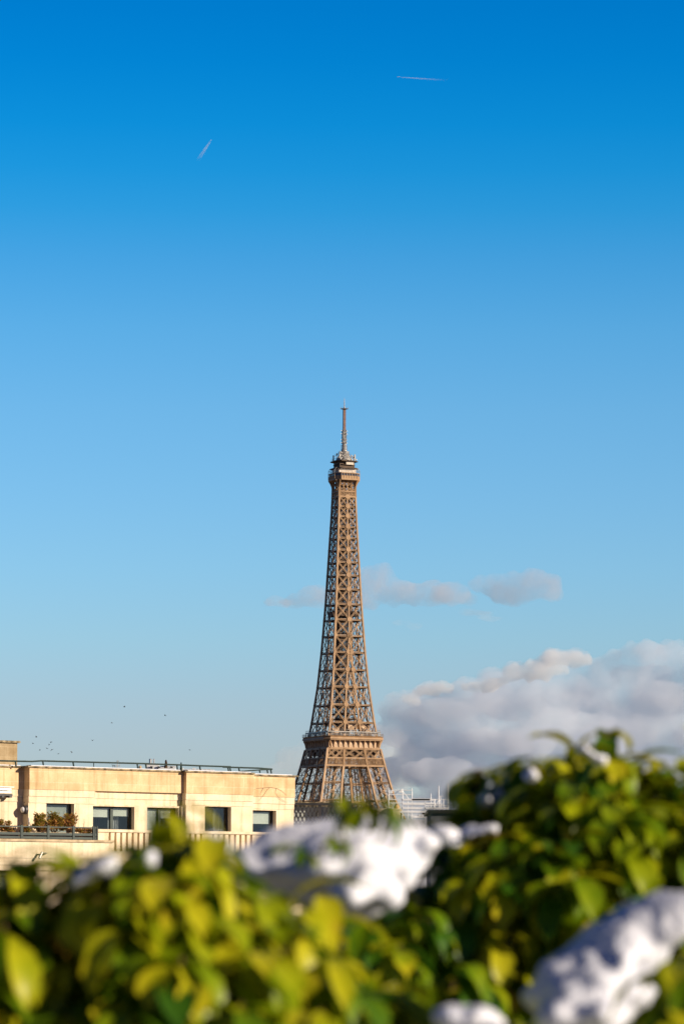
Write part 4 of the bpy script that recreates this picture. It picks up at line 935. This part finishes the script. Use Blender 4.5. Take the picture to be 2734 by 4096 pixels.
big = [(2220, 2640, 70, 48), (2300, 2640, 60, 45), (2160, 2670, 70, 45), (2080, 2690, 60, 40), (1950, 2700, 60, 42), (2000, 2740, 90, 50), (1880, 2760, 90, 50), (1720, 2770, 80, 42), (1640, 2800, 90, 45), (1560, 2840, 60, 35),
       (2600, 2700, 150, 60), (2480, 2710, 120, 60), (2720, 2690, 140, 60), (2500, 2620, 80, 50), (2420, 2680, 90, 55), (2600, 2620, 90, 50), (2700, 2610, 90, 50), (2820, 2640, 120, 60), (2260, 2740, 120, 60), (1780, 2830, 120, 60), (1650, 2880, 110, 50), (2900, 2700, 120, 90), (3050, 2740, 160, 110)]
big += scatter(1650, 2850, 3000, 2800, 170, 80, 12, 40, 30) + scatter(1750, 2980, 3100, 2920, 200, 85, 10, 40, 30) + scatter(1850, 3110, 3200, 3080, 220, 85, 9, 40, 25) + scatter(2000, 3280, 3300, 3250, 260, 100, 7, 40, 20)
big += scatter(1500, 2950, 2000, 2950, 120, 70, 5, 30, 20) + scatter(1480, 3080, 2100, 3100, 160, 80, 5, 40, 20) + scatter(1500, 3220, 2100, 3220, 180, 80, 4, 40, 20)
cloud('cloud', big, 13000, 16, .012, 26, .0085, 'large grey and white cumulus bank at the right, behind the tower', 3, nz=.006, lo=.26, hi=.52, color=(.915, .945, 1.0))
cloud('cloud', [(2130, 2655, 45, 34), (2200, 2635, 55, 42), (2270, 2625, 50, 34), (2330, 2650, 40, 22), (2220, 2680, 60, 30), (1960, 2745, 45, 26), (2060, 2700, 55, 32), (1880, 2745, 50, 24), (1700, 2765, 60, 26), (1640, 2800, 50, 24), (1770, 2750, 50, 20), (2140, 2700, 70, 30), (1990, 2730, 60, 26)], 11800, 9, .018, 20, .018, 'bright white crest on top of the large cloud bank, sunlight put into its whiter vapour', 13, nz=.012, lo=.30, hi=.5)  # separate whiter, denser vapour: the bank's sunlit top is put into its colour
c1 = [(1470, 2330, 50, 38), (1520, 2310, 45, 32), (1450, 2380, 60, 34), (1560, 2360, 70, 36), (1640, 2370, 70, 32), (1720, 2370, 70, 30), (1800, 2380, 65, 28), (1860, 2395, 40, 18), (1380, 2380, 70, 30), (1260, 2390, 60, 28), (1180, 2405, 50, 18), (1110, 2410, 45, 14)]
c1 = [(x, y, a * 1.35, b * 1.7) for x, y, a, b in c1]
cloud('cloud', c1, 11000, 9, .02, 14, .012, 'long pinkish grey cloud drifting behind the middle of the tower', 5, nz=.013, lo=.30, hi=.75, color=(.87, .84, .88))
c2 = [(1930, 2335, 45, 22), (1990, 2345, 60, 32), (2060, 2340, 60, 34), (2130, 2335, 55, 38), (2190, 2350, 45, 34), (2220, 2370, 30, 20), (2050, 2375, 90, 26)]
c2 = [(x, y, a * 1.3, b * 1.7) for x, y, a, b in c2]
cloud('cloud', c2, 11000, 9, .02, 14, .011, 'small mauve cloud right of the tower, level with the long one', 6, nz=.013, lo=.30, hi=.75, color=(.85, .83, .88))
c3 = [(1600, 2490, 45, 12), (1650, 2505, 40, 12), (1900, 2450, 80, 14), (1960, 2475, 60, 12)]
cloud('cloud_wisp', c3, 11000, 7, .02, 8, .004, 'faint wisps of cloud just below the long pinkish cloud', 7, nz=.012, lo=.36, hi=.6)
c4 = [(1550, 3010, 120, 80), (1190, 3040, 90, 60), (1130, 3100, 90, 50), (1250, 2990, 60, 45), (1300, 3080, 110, 70), (1500, 3120, 140, 80), (1600, 3060, 140, 90), (1400, 3200, 200, 60)]
cloud('cloud', c4, 14500, 14, .012, 22, .0035, 'thin bluish cloud low behind the foot of the tower', 8, nz=.008, lo=.3, hi=.6)

# ================================================================ our terrace, hedges, snow
tf = MB(); tf.box(-9, 9, -4, 7, 0, 20.5); tf.box(-9, 9, 6.7, 7, 20.5, 21.3)
tag(tf.build('terrace_floor', mat('terrace_paving', (.35, .33, .30), .8, (.45, .43, .40), 2)), kind='structure')
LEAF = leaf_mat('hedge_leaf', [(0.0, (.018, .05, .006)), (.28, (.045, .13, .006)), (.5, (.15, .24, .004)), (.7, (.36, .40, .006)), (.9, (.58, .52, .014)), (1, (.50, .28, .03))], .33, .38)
BARK = mat('hedge_bark', (.16, .09, .045), .9, (.26, .16, .09), 30)
BOXM = mat('planter_zinc', (.12, .12, .12), .6, (.18, .17, .16), 3)
def leaf(m, c, d, up, ln, wd, curl, tint):
    """a folded, drooping blade: 5 stations, 3 across"""
    d = d.normalized(); side = d.cross(up)
    if side.length < .05: side = d.cross(Vector((1, 0, 0)))
    side.normalize(); nrm = side.cross(d).normalized(); vs_ = []; p = c.copy(); n_ = 6
    prof = (.10, .45, .80, 1.0, .88, .12)
    for i in range(n_):
        f = i / (n_ - 1); wv = prof[i] * wd / 2
        vs_ += [p - side * wv + nrm * wv * .35, p, p + side * wv + nrm * wv * .35]
        ang = curl / n_; d = (Matrix.Rotation(-ang, 3, side) @ d).normalized(); nrm = side.cross(d).normalized(); p = p + d * ln / (n_ - 1)
    fs_ = []
    for i in range(n_ - 1):
        for j in range(2): a = i * 3 + j; fs_.append((a, a + 1, a + 4, a + 3))
    vs_[-2] = vs_[-2] + d * wd * .25
    m.add(vs_, fs_, tint)
def interp(pts, x):
    if x <= pts[0][0]: return pts[0][1]
    for (a, ya), (b, yb) in zip(pts, pts[1:]):
        if x <= b: return ya + (yb - ya) * (x - a) / (b - a)
    return pts[-1][1]
def whorl(m, st, c, out, rnd, ls, tb, n=6, droop=1.0):
    out = out.normalized(); a0 = rnd.uniform(0, 6.28); ax = out.cross(Vector((.3, .2, 1))).normalized(); ay = out.cross(ax)
    st.tube([c - out * ls * .3 + Vector((0, .03, -.5 * ls)), c], [ls * .025, ls * .015], 5)
    for k in range(n):
        a = a0 + k * 2.4; sp_ = rnd.uniform(.5, 1.3) if k > 1 else .2
        d = out * (1.0 / (.5 + sp_)) + (ax * math.cos(a) + ay * math.sin(a)) * sp_; d.z = min(d.z - .5 * droop * rnd.uniform(.3, 1.5), .3)
        leaf(m, c - out * rnd.uniform(0, .3) * ls, d, Vector((0, 0, 1)), ls * rnd.choice((.6, .8, .95, 1.05, 1.2)), ls * rnd.uniform(.30, .46), rnd.uniform(.9, 2.6) * droop, min(.97 if rnd.random() < .06 else .86, max(0, rnd.gauss(tb, .22))))
def shrub(name, label, prof_px, d, thick, n, ls, seed, tb=.5, zlow=-.75, xr=None, layers=(0, .06, .13), lump=.03, extra=()):
    rnd = random.Random(seed); k = d / F
    pts = [((x - CX) * k, (HY - y) * k) for x, y in prof_px]
    x0, x1 = pts[0][0], pts[-1][0]; cxm = (x0 + x1) / 2
    t = empty(name, (cxm, d + thick / 2, 20.5), label, 'shrub'); T = Vector((cxm, d + thick / 2, 20.5))
    fo = MB(); st = MB(); r = thick / 2
    for li, dep in enumerate(layers):
        for i in range(int(n * (1 if li == 0 else .7))):
            x = rnd.uniform(x0, x1); H_ = interp(pts, x); sl = max(-1.0, min(1.0, (interp(pts, x + .02) - interp(pts, x - .02)) / .04))
            u_ = rnd.random()
            if u_ < .62:
                a = rnd.uniform(R(-15), R(120)); rad = r - dep + rnd.gauss(0, lump)
                y = -rad * math.cos(a); z_ = H_ - r + rad * math.sin(a); out = Vector((-sl * .7 * max(0, math.sin(a)) + rnd.gauss(0, .3), -math.cos(a) + rnd.gauss(0, .3), math.sin(a) + rnd.gauss(0, .3)))
            else:
                y = -r + dep + rnd.gauss(0, lump); z_ = rnd.uniform(zlow, H_ - r * .8); out = Vector((rnd.gauss(0, .45), -1, rnd.uniform(-.3, .7)))
            if z_ < zlow: continue
            c = Vector((x, d + r + y, CAMZ + z_)) - T
            whorl(fo, st, c - out.normalized() * ls * .55, out, rnd, ls, tb - .28 * li, 7 if li == 0 else 6)  # deeper layers get a darker tint: shade of the gaps in the leaf colour
    for px, py, dd, ox, oz, el in extra:
        c = at(px, py, dd) - T; whorl(fo, st, c, Vector((ox, -.3, oz)), rnd, el, tb + .05, 5)
    # inner branches rising from the planter
    for i in range(46):
        x = rnd.uniform(x0, x1); H_ = interp(pts, x); st.tube([((x - cxm) * .8, rnd.uniform(-.1, .1), .5), ((x - cxm) * .95, rnd.uniform(-.15, .15), (CAMZ - 20.5 + H_) * .6), (x - cxm, rnd.uniform(-.8, .5) * r, CAMZ - 20.5 + H_ - rnd.uniform(.16, .34))], [.014, .009, .004], 5)
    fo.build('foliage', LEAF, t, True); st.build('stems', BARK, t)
    b = MB(); hw = (x1 - x0) / 2; b.box(-hw * .98, hw * .98, -r * .8, r * .8, 0, .55); b.box(-hw, hw, -r * .85, r * .85, .55, .6); b.build('planter', BOXM, t)
    return t
PA_ = [(-700, 3420), (-300, 3460), (0, 3490), (120, 3475), (200, 3410), (300, 3360), (400, 3315), (480, 3275), (560, 3250), (650, 3240), (740, 3250), (800, 3300), (860, 3420), (930, 3500), (1010, 3540), (1080, 3590), (1180, 3610), (1290, 3650), (1395, 3720), (1535, 3750), (1640, 3860), (1718, 4020), (1780, 4200)]
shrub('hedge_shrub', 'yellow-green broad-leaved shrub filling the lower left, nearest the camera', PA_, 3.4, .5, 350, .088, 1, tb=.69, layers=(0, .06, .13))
PM_ = [(800, 3620), (950, 3590), (1100, 3570), (1300, 3580), (1500, 3600), (1650, 3580), (1750, 3540), (1850, 3600), (1950, 3720)]
shrub('hedge_shrub', 'low shrub buried under the large snow cap in the middle', PM_, 4.28, .6, 170, .08, 2, tb=.5, layers=(0, .08, .16), extra=((1400, 3190, 3.9, -.2, .9, .042), (1440, 3215, 3.9, -.5, .5, .045), (1390, 3265, 3.9, -.9, .1, .03), (1470, 3185, 3.9, .5, .8, .04), (1520, 3225, 3.9, .9, -.3, .042), (1560, 3255, 3.9, .9, .0, .038), (1190, 3380, 3.85, -.3, .6, .042), (1210, 3400, 3.85, .3, .2, .035), (1360, 3350, 3.85, .6, .5, .035), (1330, 3340, 3.85, -.6, .4, .03)))
PB_ = [(1520, 3820), (1580, 3600), (1640, 3470), (1700, 3400), (1780, 3290), (1830, 3170), (1900, 3105), (1980, 3070), (2060, 3055), (2140, 3050), (2180, 3010), (2220, 2975), (2300, 2955), (2400, 2965), (2500, 2965), (2600, 2980), (2690, 3000), (2800, 3010), (3000, 3010), (3300, 3100)]
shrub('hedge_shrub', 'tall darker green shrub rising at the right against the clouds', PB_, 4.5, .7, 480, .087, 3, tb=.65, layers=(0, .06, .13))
PC_ = [(1900, 4230), (2050, 4080), (2200, 3950), (2350, 3850), (2500, 3750), (2620, 3720), (2734, 3690), (2900, 3650), (3200, 3640)]
shrub('hedge_shrub', 'shrub in the bottom right corner carrying a slanting snow cap', PC_, 3.5, .5, 80, .09, 4, tb=.56, extra=((2690, 3880, 3.2, -.5, .2, .08), (2700, 3960, 3.2, -.6, -.2, .08), (2670, 4060, 3.2, -.5, .3, .08), (2720, 4030, 3.2, -.2, .5, .08), (2730, 3830, 3.2, -.2, .5, .07)))

def snow(name, blobs, d, label, seed, amp=.010, dy=None):
    c0 = at(sum(b[0] for b in blobs) / len(blobs), sum(b[1] for b in blobs) / len(blobs), d); ells = []; k = d / F; rnd = random.Random(seed)
    for bl_ in blobs:
        x, y, rx, ry = bl_[:4]; dd = bl_[4] if len(bl_) > 4 else 0
        q = at(x, y, d + dd) - c0; ells.append((q, (rx * k, max(rx * .7 * k, .05), ry * k)))
    me = blob_mesh(ells, .008, 15, amp, seed); me.materials.clear(); me.materials.append(SNOW); o = bpy.data.objects.new(name, me); o.location = c0; col.objects.link(o)
    return tag(o, label, 'snow')
snow('snow_patch', [(1300, 3400, 300, 100, 0), (1450, 3480, 210, 120, -.03), (1130, 3430, 240, 70, -.03), (1540, 3370, 190, 95, 0), (1450, 3580, 130, 90, -.08), (1000, 3450, 150, 45, -.03), (1150, 3510, 200, 75, -.03), (1270, 3560, 190, 80, -.03), (940, 3460, 130, 40, -.03), (880, 3460, 70, 30, -.03), (1620, 3420, 110, 90, .02), (1400, 3330, 280, 62, .05), (1560, 3470, 110, 110, 0), (1120, 3370, 110, 55), (1050, 3400, 80, 45), (1220, 3340, 120, 60), (1330, 3370, 110, 60, -.05), (1480, 3340, 130, 65), (1600, 3340, 110, 60), (1700, 3370, 70, 40), (1400, 3450, 160, 80, -.1), (1300, 3480, 150, 60, -.12), (1150, 3480, 130, 45, -.1), (980, 3490, 110, 40, -.1),
     (1550, 3440, 110, 80, -.08), (1450, 3540, 120, 80, -.15), (1540, 3580, 80, 60, -.15), (1400, 3590, 70, 50, -.18), (1600, 3500, 60, 80, -.05), (900, 3475, 50, 30, -.1), (1200, 3420, 150, 60, -.05), (1330, 3420, 150, 70, -.08), (1450, 3420, 130, 80, -.1)], 4.12, 'large snow cap lying on the middle shrub below the tower', 1, .006)
snow('snow_patch', [(2380, 4050, 150, 90), (2490, 3960, 130, 80), (2300, 4090, 130, 70), (2350, 3930, 170, 110), (2500, 3800, 180, 110), (2620, 3700, 170, 90), (2250, 3900, 110, 70), (2350, 3830, 110, 70), (2450, 3760, 110, 70), (2550, 3690, 110, 60), (2660, 3640, 110, 55), (2780, 3620, 110, 60), (2180, 3980, 90, 60), (2300, 3980, 110, 70, -.05), (2400, 3920, 110, 80, -.05), (2250, 4070, 100, 60, -.08), (2380, 4050, 100, 70, -.08), (2550, 3800, 90, 60), (2640, 3740, 80, 60), (2480, 3860, 60, 60, -.04), (2720, 3700, 70, 50)], 3.5, 'slanting snow cap in the bottom right corner', 2)
snow('snow_patch', [(1770, 3335, 70, 24), (1790, 3370, 70, 30)], 4.62, 'shaded bluish snow between the large snow cap and the right shrub', 12)
snow('snow_clump', [(1800, 4070, 70, 45), (1900, 4070, 80, 50), (1850, 4090, 90, 50), (1970, 4100, 50, 40)], 3.3, 'small snow clump at the bottom edge between the two near shrubs', 3)
snow('snow_clump', [(330, 3520, 55, 26), (400, 3480, 60, 30), (440, 3450, 45, 24), (300, 3545, 35, 18)], 3.55, 'small bluish snow clump on the left shoulder of the near left shrub', 4, .013)
snow('snow_clump', [(600, 3430, 28, 34)], 3.42, 'fingertip of snow caught in the leaves near the top of the left shrub', 5, .013)
snow('snow_clump', [(850, 3370, 40, 26), (890, 3390, 30, 22)], 3.6, 'little snow clump behind the crest of the near left shrub', 6, .013)
snow('snow_clump', [(2030, 3190, 45, 42), (2010, 3230, 35, 30)], 4.85, 'bright snow patch glimpsed through the top left of the tall right shrub', 7, .013)
snow('snow_clump', [(1945, 3200, 26, 30)], 4.8, 'dim small snow clump left of the bright patch in the right shrub', 8, .013)
snow('snow_clump', [(2120, 3105, 26, 24)], 4.7, 'small snow clump near the crest notch of the right shrub', 9, .013)
snow('snow_clump', [(2330, 2995, 26, 24), (2395, 3040, 22, 20)], 4.55, 'small snow clump caught under the highest leaves of the right shrub', 10, .013)
snow('snow_clump', [(1900, 3330, 60, 22), (1960, 3320, 40, 20), (1870, 3350, 40, 20)], 4.6, 'flat snow patch on the lower left flank of the right shrub', 11, .013)
